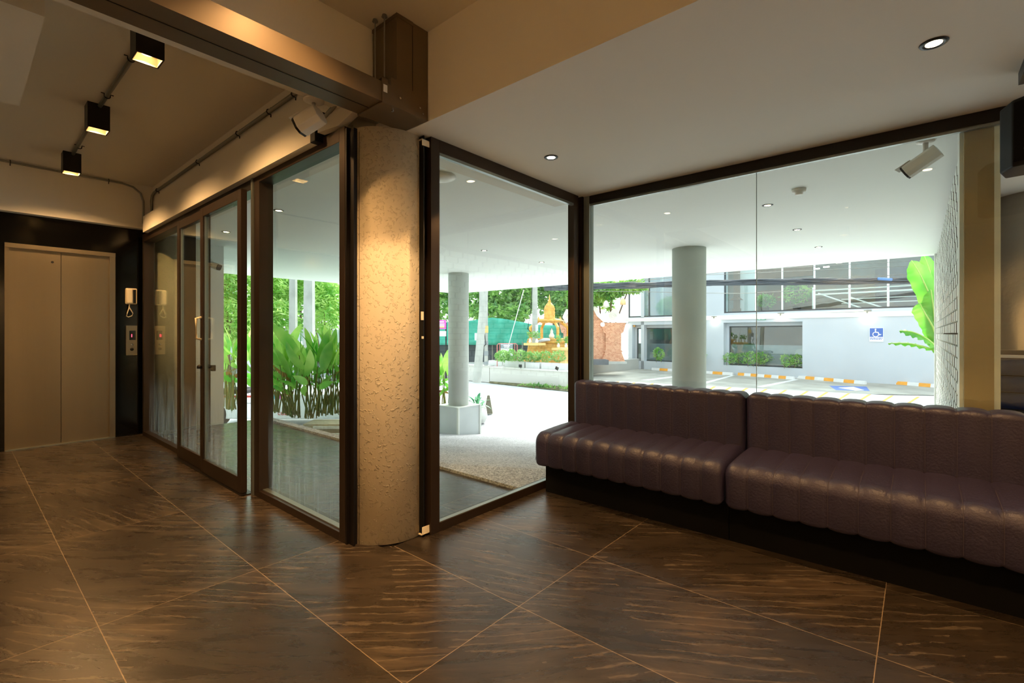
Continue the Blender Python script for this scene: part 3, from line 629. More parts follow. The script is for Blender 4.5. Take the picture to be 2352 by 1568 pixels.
# openings (s0, s1, z0, z1, depth)
def rect(ul, vt, ur, vb):
    a, zt_ = B(ul, vt); b, zb2 = B(ur, vb); return a, b, zt_, zb2
lowA = (B(1452, 800)[0], B(1618, 800)[0], B(1500, 830)[1], B(1600, 744)[1])
lowB = (B(1662, 800)[0], B(1843, 800)[0], B(1750, 842)[1], B(1662, 741)[1])
upZ0 = B(1663, 719)[1]; upA = (B(1443, 680)[0], B(1617, 680)[0], B(1443, 729)[1]+.0, 5.2); upB = (B(1663, 660)[0], 14.5, upZ0, 5.2)
def wallgrid(mb, ops, S0, S1, Z0, Z1, d0, d1):
    xs = sorted({S0, S1} | {o[0] for o in ops} | {o[1] for o in ops})
    for a, b in zip(xs, xs[1:]):
        m_ = (a+b)/2; zs = sorted([(o[2], o[3]) for o in ops if o[0] < m_ < o[1]]); z = Z0
        for p, q in zs:
            if p > z: mb.box(a, b, d0, d1, z, p)
            z = q
        if z < Z1: mb.box(a, b, d0, d1, z, Z1)
mb = MB(Wb); wallgrid(mb, [lowA, lowB, upA, upB], s0, s1, G, 6.5, 0, .5); mb.box(s0, s1, 5, 5.2, G, 6.5).box(s0, s1, .5, 5, 1.85, upZ0-.05).box(s0-.2, s0, 0, 5, G, 6.5)
mb.build('wall', bw, bld)
MB(Wb).box(B(1443, 0)[0]-.5, 14.5, -.04, .0, B(1663, 734)[1], B(1663, 727)[1]+.05).build('ledge_band', M['white'], bld)
MB(Wb).box(s0, s1, 4.9, 5, G, 1.85).build('room_back', inn, bld)
MB(Wb).box(s0, s1, 4.9, 5, 1.95, 6.5).build('room_back', mat('upper_room_wall', '#70746f', .8, noise=.5, nscale=.9, col2='#5f5546'), bld)
for nm, (a, b, p, q), dep, bars in (('lower', lowA, .30, []), ('lower', lowB, .35, [.5])):
    zt_ = q-.18; zb2 = p+.02; a2 = a+.15
    f = MB(Wb).box(a2, b, dep, dep+.06, zt_-.06, zt_).box(a2, b, dep, dep+.06, zb2, zb2+.05).box(a2, a2+.06, dep, dep+.06, zb2, zt_).box(b-.04, b, dep, dep+.06, zb2, zt_)
    f = f.build('window_frame', dk, bld)
    MB(Wb).box(a2+.04, b-.03, dep+.02, dep+.03, zb2+.04, zt_-.05).build('glass', wgl, f)
    MB(Wb).box(a2+.04, b-.03, dep+.035, dep+.04, zb2+.04, zb2+.05+(zt_-zb2)*.50).build('frosted_film', frost, f)
    MB(Wb).box(a, b, dep-.02, dep+.12, zt_, q).box(a, a2, dep, .5, p, q).build('reveal', bw, bld)
for (a, b, p, q), us in ((upA, [1490]), (upB, [1735, 1796, 1870, 1951, 2040])):
    f = MB(Wb).box(a, b, .02, .10, p, p+.07).box(a, a+.06, .02, .10, p, q).box(b-.06, b, .02, .10, p, q).build('window_frame', dk, bld)
    MB(Wb).box(a+.05, b-.05, .05, .06, p+.06, q).build('glass', wgl, f)
    for u in us:
        s = B(u, 680)[0]; MB(Wb).box(s-.03, s+.03, .02, .10, p+.07, q).build('mullion', M['white'] if u > 1600 else dk, f)
# ---------------------------------------------------------------- foliage helpers
L1 = leafmat('hedge_leaf', '#6fae4a', '#b9d88a', .5); L2 = leafmat('tree_leaf', '#4a8c40', '#aedb74', .5); L3 = leafmat('bamboo_leaf', '#84c452', '#d8f094', .55)
L4 = leafmat('heliconia_leaf', '#5cb83a', '#cdf07c', .6); L5 = leafmat('banana_leaf', '#3c9a2e', '#8cd050', .5); L6 = leafmat('bluish_green_leaf', '#3f8f66', '#9fd0a8', .35)
bark = mat('bark', '#7d6a55', .9, noise=.4, nscale=6, bump=.4)
stemm = mat('brown_green_stem', '#8a7a3a', .7, noise=.5, nscale=4, col2='#5f7a30')
def foliage(blobs, n, size, seed, asp=.35, droop=.15, hang=.3):
    rnd = random.Random(seed); mb = MB(); vol = [b[3]*b[4]*b[5] for b in blobs]; tot = sum(vol)
    for b, vv in zip(blobs, vol):
        for k in range(int(n*vv/tot)):
            th = rnd.uniform(0, 2*PI); cz = rnd.uniform(-1, 1); r = rnd.uniform(.55, 1.0)**.6; q = math.sqrt(1-cz*cz)
            p = Vector((b[0]+b[3]*r*q*math.cos(th), b[1]+b[4]*r*q*math.sin(th), b[2]+b[5]*r*cz))
            d = Vector((rnd.gauss(0, 1), rnd.gauss(0, 1), rnd.gauss(-hang, .6))).normalized(); s_ = size*rnd.uniform(.6, 1.3)
            sd = d.cross(Vector((rnd.gauss(0, 1), rnd.gauss(0, 1), rnd.gauss(0, 1)))).normalized()*s_*asp*.5
            a = [mb.pt(p), mb.pt(p+d*s_*.45+sd), mb.pt(p+d*s_), mb.pt(p+d*s_*.45-sd)]; mb.face(a)
    return mb
# things inside the upper floor: white stair railing, ceiling lights, shelf, screens
rl = thing('stair_railing', 'white tube railing of the stair behind the upper restaurant window', 'railing', Wb @ Vector((9, .6, upZ0)))
ra = B(1868, 680, .6)[0]; rb = B(2150, 680, .6)[0]; zR = B(1868, 719, .6)[1]
for z in (.12, .86, 1.05): MB(Wb).tube([(ra, .6, zR+z), (rb, .6, zR+z+.0)], .035 if z > .8 else .025, 8).build('rail', M['white'], rl, True)
for u in (1868, 1951, 2040): s = B(u, 680, .6)[0]; MB(Wb).tube([(s, .6, zR), (s, .6, zR+1.2)], .045, 8).build('post', M['white'], rl, True)
for z in (.45, .65): MB(Wb).tube([(ra+.9, 1.6, zR+z), (rb, 1.6, zR+z)], .02, 6).build('rail', M['white'], rl, True)
MB(Wb).tube([(ra+.1, 1.0, zR+.95), (ra+2.3, 1.0, zR-.05)], .03, 8).build('rail', M['white'], rl, True)
MB(Wb).tube([(ra+1.2, 1.5, zR+.75), (ra+2.8, 1.5, zR+.05)], .03, 8).build('rail', M['white'], rl, True)
cb = thing('shelf_cabinet', 'brown carved cabinet behind the left end of the upper window', 'cabinet', Wb @ Vector((B(1691, 700, 1.5)[0], 1.5, upZ0)))
s = B(1691, 700, 1.5)[0]; wd_ = mat('brown_wood', '#7a5a40', .6, noise=.3, nscale=6)
MB(Wb).box(s-.18, s+.18, 1.4, 1.7, upZ0, upZ0+.3).box(s-.13, s+.13, 1.45, 1.7, upZ0+.3, upZ0+3).build('body', wd_, cb)
MB(Wb).prism([(s-.3, 1.38, upZ0+.75), (s, 1.38, upZ0+1.0), (s+.3, 1.38, upZ0+.75)], (0, .3, 0)).build('gable', wd_, cb)
for u, v, r, l in ((1757, 690, .5, 'tall plant behind the upper window left of the joint'), (1830, 672, .75, 'bushy green plant behind the upper window')):
    p = Wb @ Vector((B(u, v, 2.2)[0], 2.2, upZ0+.02)); z = (Wb @ Vector((0, 0, B(u, v, 2.2)[1]))).z
    t = thing('indoor_plant', l, 'plant', p, 'plants inside the restaurant')
    foliage([(p.x, p.y, max(z, p.z+r*.6), r, r*.7, r*.7)], 500, .16, int(u), .4).build('foliage', L2, t)
    MB().lathe([(.16, 0), (.2, .3)], p, 10).build('pot', M['bronzed'], t)
for u0, u1, v0, v1, l in ((1700, 1865, 612, 632, 'long brown hanging panel inside the upper window'), (1742, 1810, 668, 690, 'brown wooden counter behind the upper window'), (2010, 2130, 618, 700, 'dark grey curtain block behind the stair railing')):
    a, z1 = B(u0, v0, 3.5); b, z0 = B(u1, v1, 3.5)
    one(MB(Wb).box(a, b, 3.5, 3.7, z0, z1), 'interior_panel', bpy.data.materials['brown_wood'] if u0 < 1900 else mat('dark_curtain', '#55565c', .8, noise=.3, nscale=2, stretch=(4, 4, .3)), l, 'panel')
pt_ = mat('lit_panel', '#e8ecea', .7)
for u0, u1 in ((1700, 1733), (1500, 1522)):
    a, b = B(u0, 680, 1.9)[0], B(u1, 680, 1.9)[0]
    one(MB(Wb).box(a, b, 1.9, 2.0, upZ0, 5.2), 'partition', pt_, 'white partition inside the upper window %s' % ('near the cabinet' if u0 > 1600 else 'behind the round grey column'), 'partition')
for i, (u, v) in enumerate(((1927, 604), (2013, 594), (1876, 618), (1898, 614))):
    s, z = B(u, v, 2.5)
    t = one(MB(Wb).box(s-.12, s+.12, 2.45, 2.55, z, z+.05), 'ceiling_lamp', M['bulb'], 'small glowing ceiling lamp inside the upper restaurant window', 'ceiling lamp', 'ceiling lamps inside the restaurant')
# conduit with round bulkhead lamps
for i, (u, v, r) in enumerate(((1640, 737, .17), (1793, 732, .19), (1992, 727, .19), (1437, 748, .12))):
    s, z = B(u, v, -.15)
    t = thing('wall_lamp', ('round wall lamp on the restaurant beside the grey column', 'round wall lamp above the restaurant window with the hedge', 'round wall lamp above the blue wheelchair sign', 'small round wall lamp near the brick gate')[i], 'wall lamp', Wb @ Vector((s, -.1, z)), 'round lamps along the restaurant wall')
    MB(Wb).lathe([(r*.2, -r*.5), (r*.6, -r*.35), (r*.62, r*.2), (r*.3, r*.7), (.0, r*.75)], (s, -.16, z), 12).build('bulb', M['bulb'], t, True)
    MB(Wb).box(s-.03, s+.03, -.2, -.12, z+r*.6, z+r*1.3).box(s-.12, s+.12, -.2, 0, z+r*1.25, z+r*1.5).build('bracket', M['galv'], t)
one(MB(Wb).tube([(B(1420, 0)[0], -.03, B(1640, 733)[1]+.08), (B(1990, 0)[0], -.03, B(1990, 713)[1])], .035, 6), 'conduit', M['white'], 'long white conduit joining the restaurant wall lamps', 'conduit')
# signs
blu = mat('sign_blue', '#3f66b0', .5); wt = mat('sign_white', '#f4f7fa', .5); gs = mat('sign_green', '#5fa08c', .5)
s, z = B(2013, 768, -.02)
sg = thing('wheelchair_sign', 'blue and white wheelchair parking sign on the restaurant wall', 'sign', Wb @ Vector((s, -.02, z)))
hw = .235
MB(Wb).box(s-hw, s+hw, -.03, -.005, z-.30, z+.28).build('board', wt, sg)
MB(Wb).box(s-hw+.01, s+hw-.01, -.036, -.03, z-.10, z+.27).build('blue_panel', blu, sg)
def icon(mb, cx, cz, k, y=-.04):
    P = lambda x, zz: (cx+x*k, y, cz+zz*k)
    mb.lathe([(0, -.001), (.12*k, -.001), (.12*k, .001), (0, .001)], (0, 0, 0), 12) if False else None
    for i in range(12):
        a, b = 2*PI*i/12, 2*PI*(i+1)/12; mb.prism([P(-.12, .78), P(-.12+.13*math.cos(a), .78+.13*math.sin(a)), P(-.12+.13*math.cos(b), .78+.13*math.sin(b))], (0, -.003, 0))
    mb.prism([P(-.22, .62), P(-.06, .62), P(-.02, .3), P(.3, .3), P(.52, -.18), P(.72, -.1), P(.76, -.24), P(.45, -.36), P(.2, .14), P(-.2, .14)], (0, -.003, 0))
    for i in range(14):
        a, b = PI*.62+1.5*PI*i/14*.93, PI*.62+1.5*PI*(i+1)/14*.93
        q = lambda t, r: P(-.1+r*math.cos(t), -.18+r*math.sin(t))
        mb.prism([q(a, .5), q(b, .5), q(b, .38), q(a, .38)], (0, -.003, 0))
mb = MB(Wb); icon(mb, s, z+.045, .22); mb.build('wheelchair_symbol', wt, sg)
mb = MB(Wb)
for k, zz in ((0, -.15), (1, -.20)):
    x = s-hw+.02; random.seed(k+2)
    while x < s+hw-.04: l = random.uniform(.03, .09); mb.box(x, min(x+l, s+hw-.02), -.034, -.03, z+zz-.014, z+zz+.014); x += l+.014
mb.build('small_text_lines', blu, sg)
s, z = B(1749, 732, -.02)
sg = thing('small_green_sign', 'small green sign over the restaurant window', 'sign', Wb @ Vector((s, 0, z)))
MB(Wb).box(s-.2, s+.2, -.03, -.005, z-.06, z+.06).build('board', gs, sg)
MB(Wb).box(s-.15, s-.05, -.034, -.03, z-.025, z+.025).box(s, s+.15, -.034, -.03, z-.02, z+.02).build('white_marks', wt, sg)
s, z = B(1456, 748, .2)
one(MB(Wb).box(s-.12, s+.12, .1, .2, z-.07, z+.07), 'orange_sign', mat('amber', '#e0a860', .6), 'small amber box sign in the corner over the left restaurant window', 'sign')

# kerbs with painted bands
org_ = mat('kerb_orange', '#e8a23c', .7, noise=.15, nscale=6); kw = mat('kerb_white', '#d8dad8', .7, noise=.08, nscale=6)
for i, (ua, ub, va, vb_, nb_) in enumerate(((1496, 1682, 850, 862, 9), (1694, 1822, 862, 872, 8), (1829, 1986, 869, 883, 7), (2010, 2165, 879, 892, 6))):
    A = az(ua, va, G); B2 = az(ub, vb_, G); d = B2-A; L = d.length; fr = frame(A, math.atan2(d.y, d.x))
    t = thing('painted_kerb', ('orange and white kerb running behind the round grey column', 'orange and white kerb below the restaurant hedge window', 'longest orange and white kerb in front of the plain wall', 'orange and white kerb ending at the brick screen')[i], 'kerb', (A+B2)/2, 'painted kerbs along the car park')
    for k in range(nb_):
        a, b = L*k/nb_, L*(k+1)/nb_; MB(fr).prism([(a, 0, 0), (a, .16, 0), (a, .13, .14), (a, .03, .14)], (b-a, 0, 0)).build('orange_band' if (k+i) % 2 else 'white_band', org_ if (k+i) % 2 else kw, t)
# car park surface, lines, hatched walkway
def ground(poly, name, m, label, cat, z=G, th=.012, **k):
    p = [az(u, v, z) for u, v in poly]; return one(MB().prism([(q.x, q.y, z-.018) for q in p], (0, 0, th+.018)), name, m, label, cat, **k)
asph = mat('worn_concrete', '#a9a79c', .85, noise=.3, nscale=1.3)
struct(MB().prism([tuple(az(u, v, G)) for u, v in ((1300, 862), (1470, 846), (2400, 900), (2400, 912), (1900, 903), (1350, 874))], (0, 0, .006)), 'floor', asph, 'worn tan-grey concrete parking surface', 'parking surface')
hw_ = ground([(1340, 872), (1900, 901), (2400, 925), (2400, 950), (1760, 925), (1340, 890)], 'hatched_walkway', kw, 'white walkway band hatched with orange diagonals in the car park', 'road marking', th=.010)
oo = ORG[hw_.name]
for u in (1375, 1410, 1448, 1490, 1632, 1668, 1706, 1750, 1795, 1845, 1890, 1940, 1988, 2040, 2100):
    t_ = (u-1340)/1060; vt = 872+54*t_+1; vb_ = vt+16
    p = [az(u+6, vt, G+.004), az(u+13, vt, G+.004), az(u-12, vb_, G+.004), az(u-20, vb_, G+.004)]
    MB().prism([(q.x, q.y, G+.004) for q in p], (0, 0, .012)).build('orange_stripe', org_, hw_)
for i, (a, b, c_, d_) in enumerate((((1472, 873), (1578, 861), (1584, 862), (1490, 874)), ((1600, 882), (1680, 862), (1688, 862), (1612, 884)), ((1738, 888), (1826, 871), (1834, 872), (1752, 890)))):
    ground([a, b, c_, d_], 'parking_line', kw, ('white parking bay line left of the round grey column', 'white parking bay line right of the round grey column', 'white parking bay line just right of the glass joint')[i], 'road marking', th=.011, group='white parking bay lines')
q = ground([(1905, 886), (1990, 888), (1998, 898), (1920, 896)], 'wheelchair_marking', blu, 'faded blue and white wheelchair marking painted on the car park', 'road marking', th=.009)
p = [az(u, v, G+.01) for u, v in ((1925, 890), (1960, 888), (1985, 896), (1965, 897))]
MB().prism([tuple(x) for x in p], (0, 0, .004)).build('white_symbol', kw, q)

def hedge(u0, u1, vt, vb, dep, dd, label, lm, n=900, size=.09, group=None, seed=1, trunk=True):
    a = ad(u0, vb, dep); b = ad(u1, vb, dep); z1 = ad(u0, vt, dep).z; z0 = a.z; c = (a+b)/2; L = (b-a).length
    t = thing('clipped_shrub', label, 'shrub', (c.x, c.y, z0), group); rnd = random.Random(seed); k = max(1, round(L/((z1-z0)*.8))); bl = []
    for i in range(k):
        p = a.lerp(b, (i+.5)/k); bl.append((p.x, p.y, (z0+z1)/2+(z1-z0)*.08, L/k*.62, dd, (z1-z0)*.46))
    foliage(bl, n, size, seed, .5, hang=-.2).build('foliage', lm, t)
    mb = MB()
    for i in range(k*2): p = a.lerp(b, (i+.5)/k/2); mb.tube([p, p+Vector((rnd.uniform(-.05, .05), 0, (z1-z0)*.6))], .012, 5)
    if trunk: mb.build('stems', bark, t)
    return t
gs_ = 'clipped shrubs in front of the restaurant windows'
for i, (ua, ub, vt, vb_, l) in enumerate(((1502, 1524, 799, 832, 'round shrub at the left edge of the grey column'), (1594, 1619, 802, 835, 'round shrub just right of the grey column'),
                                  (1663, 1715, 811, 839, 'low shrub at the left end of the restaurant window bed'), (1712, 1785, 808, 842, 'broad shrub in the middle of the window bed, behind the glass joint'), (1796, 1842, 814, 846, 'sparse shrub at the right end of the window bed'))):
    hedge(ua, ub, vt, vb_, dB((ua+ub)/2, .12 if i > 1 else -.5), .16, l, L1, 500 if i != 3 else 900, .10, gs_, 10+i)

# ---------------------------------------------------------------- low wall, planters, shrine terrace
WY = 14.95
soil = mat('soil_bank', '#7f7b58', .9, noise=.5, nscale=5)
wallm = mat('aged_white_render', '#cfcdc6', .8, noise=.08, nscale=.8)
lw_ = thing('low_wall', 'low aged white retaining wall along the road', 'wall', (-12, WY, G))
MB().box(-15.6, -14.05, WY, WY+.25, G, -.22).box(-14.02, -9.35, WY, WY+.25, G, -.25).build('wall', wallm, lw_)
MB().box(-14.02, -9.35, WY-.04, WY+.29, -.25, -.21).box(-15.6, -14.05, WY-.04, WY+.29, -.22, -.18).build('coping', wallm, lw_)
MB().prism([(-14.0, WY-.12, G), (-9.4, WY-.45, G), (-9.4, WY+.01, G+.12), (-14.0, WY+.01, G+.05)], (0, 0, .01)).build('weedy_foot', soil, lw_)
mb = foliage([(-10.6, WY-.25, G+.08, 1.2, .12, .07), (-11.5, WY-.2, G+.05, .8, .08, .05)], 320, .12, 5, .3, hang=-.6)
one(mb, 'weeds', L2, 'low weeds along the foot of the white retaining wall', 'weeds', kind='stuff')
P1, P2 = az(1345, 859, G), az(1497, 844, G)
struct(MB().prism([(-26, WY+.25, G), (-9.35, WY+.25, G), (P1.x, P1.y, G), (P2.x, P2.y, G), (P2.x+.1, P2.y+1.2, G), (-9.4, 27, G), (-26, 40, G)], (0, 0, .60)), 'floor', mat('terrace_paving', '#b5b5af', .8, noise=.1, nscale=1), 'pale raised terrace behind the low white wall', 'terrace')
gp = 'white planter boxes on the low wall'
pbm = mat('planter_white', '#cdcecc', .7)
for i, (ua, ub) in enumerate(((1122, 1153), (1158, 1204), (1207, 1239), (1243, 1296))):
    a = ay(ua, 848, WY+.3); b = ay(ub, 852, WY+.3)
    t = thing('planter_box', ('leftmost white planter box on the low wall', 'wide white planter box with the left spotlight', 'narrow white planter box below the shrine', 'rightmost white planter box below the offering table')[i], 'planter', ((a.x+b.x)/2, WY+.5, -.21), gp)
    mb = MB(); x0, x1 = a.x, b.x; zt_ = .03
    mb.box(x0, x1, WY+.3, WY+.34, -.21, zt_).box(x0, x1, WY+.66, WY+.7, -.21, zt_).box(x0, x0+.04, WY+.34, WY+.66, -.21, zt_).box(x1-.04, x1, WY+.34, WY+.66, -.21, zt_)
    mb.build('box', pbm, t); MB().box(x0+.04, x1-.04, WY+.34, WY+.66, -.2, -.02).build('soil', soil, t)
gh = 'clipped hedges in the white planter boxes'
for i, (ua, ub, vt, vb_) in enumerate(((1138, 1170, 806, 834), (1166, 1206, 803, 835), (1206, 1240, 808, 834), (1238, 1297, 806, 836))):
    hedge(ua, ub, vt, vb_, 19.7, .24, ('small clipped hedge at the left end of the planter row', 'full clipped hedge above the left spotlight', 'clipped hedge right below the golden shrine', 'broad clipped hedge at the right end of the planter row')[i], L1, 700, .09, gh, 30+i, False)
for i, (u, v) in enumerate(((1197, 840), (1281, 845))):
    p = ay(u, v, WY-.02)
    t = thing('spotlight', ('small black spotlight on the low wall, the left one', 'small black spotlight on the low wall, tilted, the right one')[i], 'spotlight', p, 'black spotlights on the low wall')
    R = Matrix.Rotation(.5*i, 3, 'Y')
    MB().obox(p+Vector((0, -.05, 0)), (.12, .06, .12), R).build('head', M['plastic'], t); MB().tube([p+Vector((0, -.02, -.05)), p+Vector((0, .0, -.14))], .012, 6).build('bracket', M['plastic'], t)
# gold shrine
gold = mat('gold_paint', '#e8b04a', .45, .1, noise=.3, nscale=7, bump=.3, bscale=25); goldl = mat('pale_gold', '#f0cc84', .5)
sc = ad(1262, 838, 22.3); sx, sy, sz = sc.x, sc.y, -.27
sh = thing('spirit_house', 'golden pagoda-like shrine with open arches and a pointed finial', 'shrine', (sx, sy, sz))
rot = PI/4
def sq(mb, prof): return mb.lathe([(r*1.414, z) for r, z in prof], (sx, sy, sz), 4, rot=rot+.25)
mb = MB(); sq(mb, [(1.02, 0), (1.02, .18), (.95, .22), (.92, .38), (.84, .42)]); mb.build('base', gold, sh)
mb = MB(); sq(mb, [(.74, .42), (.70, 1.0), (.80, 1.06), (.80, 1.14), (.74, 1.18)]); mb.build('carved_pedestal', gold, sh)
for k in range(4):
    a = rot+.25+k*PI/2
    for dd in (1.08,):
        x, y = sx+dd*math.cos(a), sy+dd*math.sin(a); x2, y2 = sx+.95*math.cos(a), sy+.95*math.sin(a); x3, y3 = sx+.55*math.cos(a), sy+.55*math.sin(a)
        MB().tube([(x, y, sz+.4), (x2, y2, sz+1.2), (x2, y2, sz+1.75), (x3, y3, sz+2.05)], .075, 6).build('pillar', gold, sh)
        MB().lathe([(.07, 0), (.10, .06), (.04, .14), (0, .24)], (x3, y3, sz+2.05), 8).build('corner_finial', gold, sh)
mb = MB(); sq(mb, [(.78, 1.18), (.78, 1.24), (.5, 1.26)]); mb.build('shrine_floor', gold, sh)
mb = MB(); sq(mb, [(.50, 2.0), (.58, 2.05), (.40, 2.16)]); mb.lathe([(.27, 2.12), (.27, 2.22), (.25, 2.24), (.27, 2.34), (.25, 2.36), (.27, 2.48), (.25, 2.52), (.27, 2.60), (.22, 2.76), (.12, 2.88), (.06, 2.95), (.07, 3.0), (.03, 3.06), (.035, 3.12), (0, 3.32)], (sx, sy, sz), 14).build('spire', gold, sh, True)
mb = MB()
for k in range(4): a = rot+.25+k*PI/2; b = a+PI/2; mb.tube([(sx+.5*math.cos(a), sy+.5*math.sin(a), sz+2.08), (sx+.36*math.cos((a+b)/2), sy+.36*math.sin((a+b)/2), sz+1.98), (sx+.5*math.cos(b), sy+.5*math.sin(b), sz+2.08)], .04, 6)
mb.build('arch_ring', goldl, sh)
t = thing('figurine', 'small white figurine inside the golden shrine', 'figurine', (sx+.2, sy-.1, sz+1.26)); MB().lathe([(.10, 0), (.13, .12), (.06, .26), (.07, .32), (.0, .48)], (sx+.2, sy-.1, sz+1.26), 10).build('body', M['white'], t, True)
t = one(MB().tube([(sx-.15, sy-.86, sz+1.08), (sx+.35, sy-.84, sz+1.2), (sx+.6, sy-.8, sz+1.2)], [.05, .08, .05], 8), 'ribbon_cloth', mat('pale_cloth', '#dfe3f2', .8), 'pale folded cloth tied across the front of the golden shrine', 'cloth')
def otable(u, v, wpx, dep, label, m, drop):
    c = ad(u, v, dep); w_ = wpx/F*dep/2
    t = thing('offering_table', label, 'table', (c.x, c.y, -.27), 'offering tables by the shrine')
    MB().box(c.x-w_*.8, c.x+w_*.8, c.y-.35, c.y+.35, c.z-.07, c.z+.03).build('tabletop', goldl, t)
    MB().lathe([(.3, -.27-c.z), (.28, -.15-c.z), (.14, -.55), (.26, -.12), (.3, -.07)], (c.x, c.y, c.z), 4, rot=PI/4).build('pedestal', m, t)
    return c
c1 = otable(1228, 789, 44, 20.8, 'golden offering table left of the shrine', gold, 0)
c2 = otable(1296, 800, 56, 20.6, 'pale offering table right of the shrine', goldl, 0)
vn = 0
for c, offs in ((c1, (-.25, .12)), (c2, (-.3, .1, .35))):
    for k, o_ in enumerate(offs):
        x = c.x+o_; y = c.y; z = c.z+.03
        t = thing('flower_vase', ('white vase with greenery at the left end of the golden table', 'white vase with greenery on the golden table nearest the shrine', 'small white vase at the left end of the pale table', 'white vase with greenery in the middle of the pale table', 'white vase with greenery at the right end of the pale table')[vn], 'vase', (x, y, z), 'white vases on the offering tables'); vn += 1
        MB().lathe([(.05, 0), (.07, .08), (.035, .16), (.05, .20)], (x, y, z), 10).build('vase', M['white'], t, True)
        foliage([(x, y, z+.33, .12, .12, .14)], 60, .14, 50+vn, .4, hang=-.5).build('greenery', L2, t)
# brick gate
bt = thing('brick_gate', 'weathered red brick gate wall with flared pillars behind the shrine', 'brick wall', ad(1370, 835, 24.5))
g0 = ad(1283, 800, 24.8); g1 = ad(1437, 800, 24.3); dv = (g1-g0); dv.z = 0; fr = frame((g0.x, g0.y, -.3), math.atan2(dv.y, dv.x)); gL = dv.length
def pil(mb, a, b, H, fl=.22):
    mb.prism([(a-fl, 0, 0), (b+fl, 0, 0), (b+.02, 0, .55), (b+.08, 0, .6), (b, 0, .66), (b, 0, H-.55), (b+.1, 0, H-.5), (b+fl, 0, H-.1), (b+fl, 0, H), (a-fl, 0, H), (a-fl, 0, H-.1), (a-.1, 0, H-.5), (a, 0, H-.55), (a, 0, .66), (a-.08, 0, .6), (a-.02, 0, .55)], (0, .7, 0))
Hl = 1.2+(766-741)/F*24.5+.3
mb = MB(fr); pil(mb, gL-1.0, gL-.22, Hl); mb.build('right_pillar', M['brick'], bt)
mb = MB(fr); pil(mb, .25, 1.0, Hl); mb.build('left_pillar', M['brick'], bt)
mb = MB(fr); mb.prism([(.9, .12, 0), (gL-.9, .12, 0), (gL-.9, .12, Hl), (gL-1.15, .12, Hl+.35), (gL-1.5, .12, Hl+.75), (gL-1.75, .12, Hl+.85), (1.7, .12, Hl+.85), (1.3, .12, Hl+.5), (.9, .12, Hl)], (0, .5, 0)); mb.build('arched_wall', M['brick'], bt)
orn = mat('white_stucco', '#ece9e0', .7)
def naga(x0, x1, nm):
    mb = MB(fr); d = 1 if x1 > x0 else -1; y = .0
    P = [(x0, y, Hl+.95), (x0+d*.15, y, Hl+.98), (x0+d*.5, y, Hl+.45), (x0+d*.75, y, Hl+.22), (x0+d*.9, y, Hl+.45), (x0+d*1.1, y, Hl+.66), (x0+d*1.3, y, Hl+.72), (x0+d*1.42, y, Hl+.5), (x0+d*1.5, y, Hl+.3), (x0+d*1.35, y, Hl+.02), (x0+d*.65, y, Hl+.02), (x0+d*.3, y, Hl+.35)]
    mb.prism(P if d > 0 else P[::-1], (0, .3, 0)); o = mb.build(nm, orn, bt)
    mb = MB(fr); mb.tube([(x0+d*(1.12+.2*math.cos(a)*(1-a/14)), -.02, Hl+.32+.2*math.sin(a)*(1-a/14)) for a in [k*.5 for k in range(22)]], .03, 5); mb.build('scroll', orn, o)
naga(gL-1.75, gL, 'white_ornament'); naga(1.7, .2, 'white_ornament')
st = thing('gate_steps', 'dark tiled low step in front of the brick gate', 'step', ad(1390, 838, 23.4))
a = ad(1318, 828, 23.2); b = ad(1398, 832, 23.2); MB(frame((a.x, a.y, -.32), math.atan2((b-a).y, (b-a).x))).box(0, (b-a).length, 0, .9, 0, .24).build('step', mat('slate_step', '#6c7075', .7, noise=.2), st)
a = ad(1335, 836, 23.4); b = ad(1440, 836, 23.9); MB(frame((a.x, a.y, -.31), math.atan2((b-a).y, (b-a).x))).box(0, (b-a).length, 0, 1.3, 0, .10).build('platform', mat('platform_stone', '#b5b6b0', .8, noise=.1), st)

# ---------------------------------------------------------------- trees
def tree(u, v0, dep, blobs, label, lm, n=2500, size=.3, trunk=None, seed=1, name='tree', group=None, asp=.35, hang=.3):
    base = ad(u, 820, dep); base.z = -.4
    t = thing(name, label, 'tree', base, group)
    B_ = []
    for (bu, bv, bd, ru, rv) in blobs:
        c = ad(bu, bv, bd); B_.append((c.x, c.y, c.z, ru/F*bd, ru/F*bd*.8, rv/F*bd))
    foliage(B_, n, size, seed, asp, hang=hang).build('crown', lm, t)
    mb = MB(); rnd = random.Random(seed)
    for (bx, by, bz, r1, r2, r3) in B_[:4]:
        mb.tube([base+Vector((rnd.uniform(-.2, .2), 0, 0)), base.lerp(Vector((bx, by, bz)), .5)+Vector((rnd.uniform(-.2, .2), 0, .2)), (bx, by, bz)], [trunk or .12, (trunk or .12)*.6, .03], 6)
    mb.build('trunk', bark, t); return t
gb = 'feathery bamboo trees beyond the planter'
tree(525, 0, 19, [(520, 650, 19, 50, 60), (530, 735, 18.5, 45, 55), (500, 690, 19.5, 40, 90), (515, 600, 19.5, 60, 50)], 'feathery bright green bamboo seen through the sliding door', L3, 6500, .30, .05, 61, 'bamboo', gb, .22, .5)
tree(625, 0, 20, [(610, 650, 20, 50, 70), (645, 735, 19.5, 45, 50), (600, 745, 19, 50, 55), (650, 665, 21, 50, 50)], 'feathery bright green bamboo left of the utility poles', L3, 7500, .30, .05, 62, 'bamboo', gb, .22, .5)
tree(748, 0, 21, [(735, 665, 21, 42, 50), (745, 715, 20.5, 42, 48), (770, 690, 21, 40, 45), (700, 640, 22, 60, 50)], 'feathery bright green bamboo right of the utility poles', L3, 6500, .30, .05, 63, 'bamboo', gb, .22, .5)
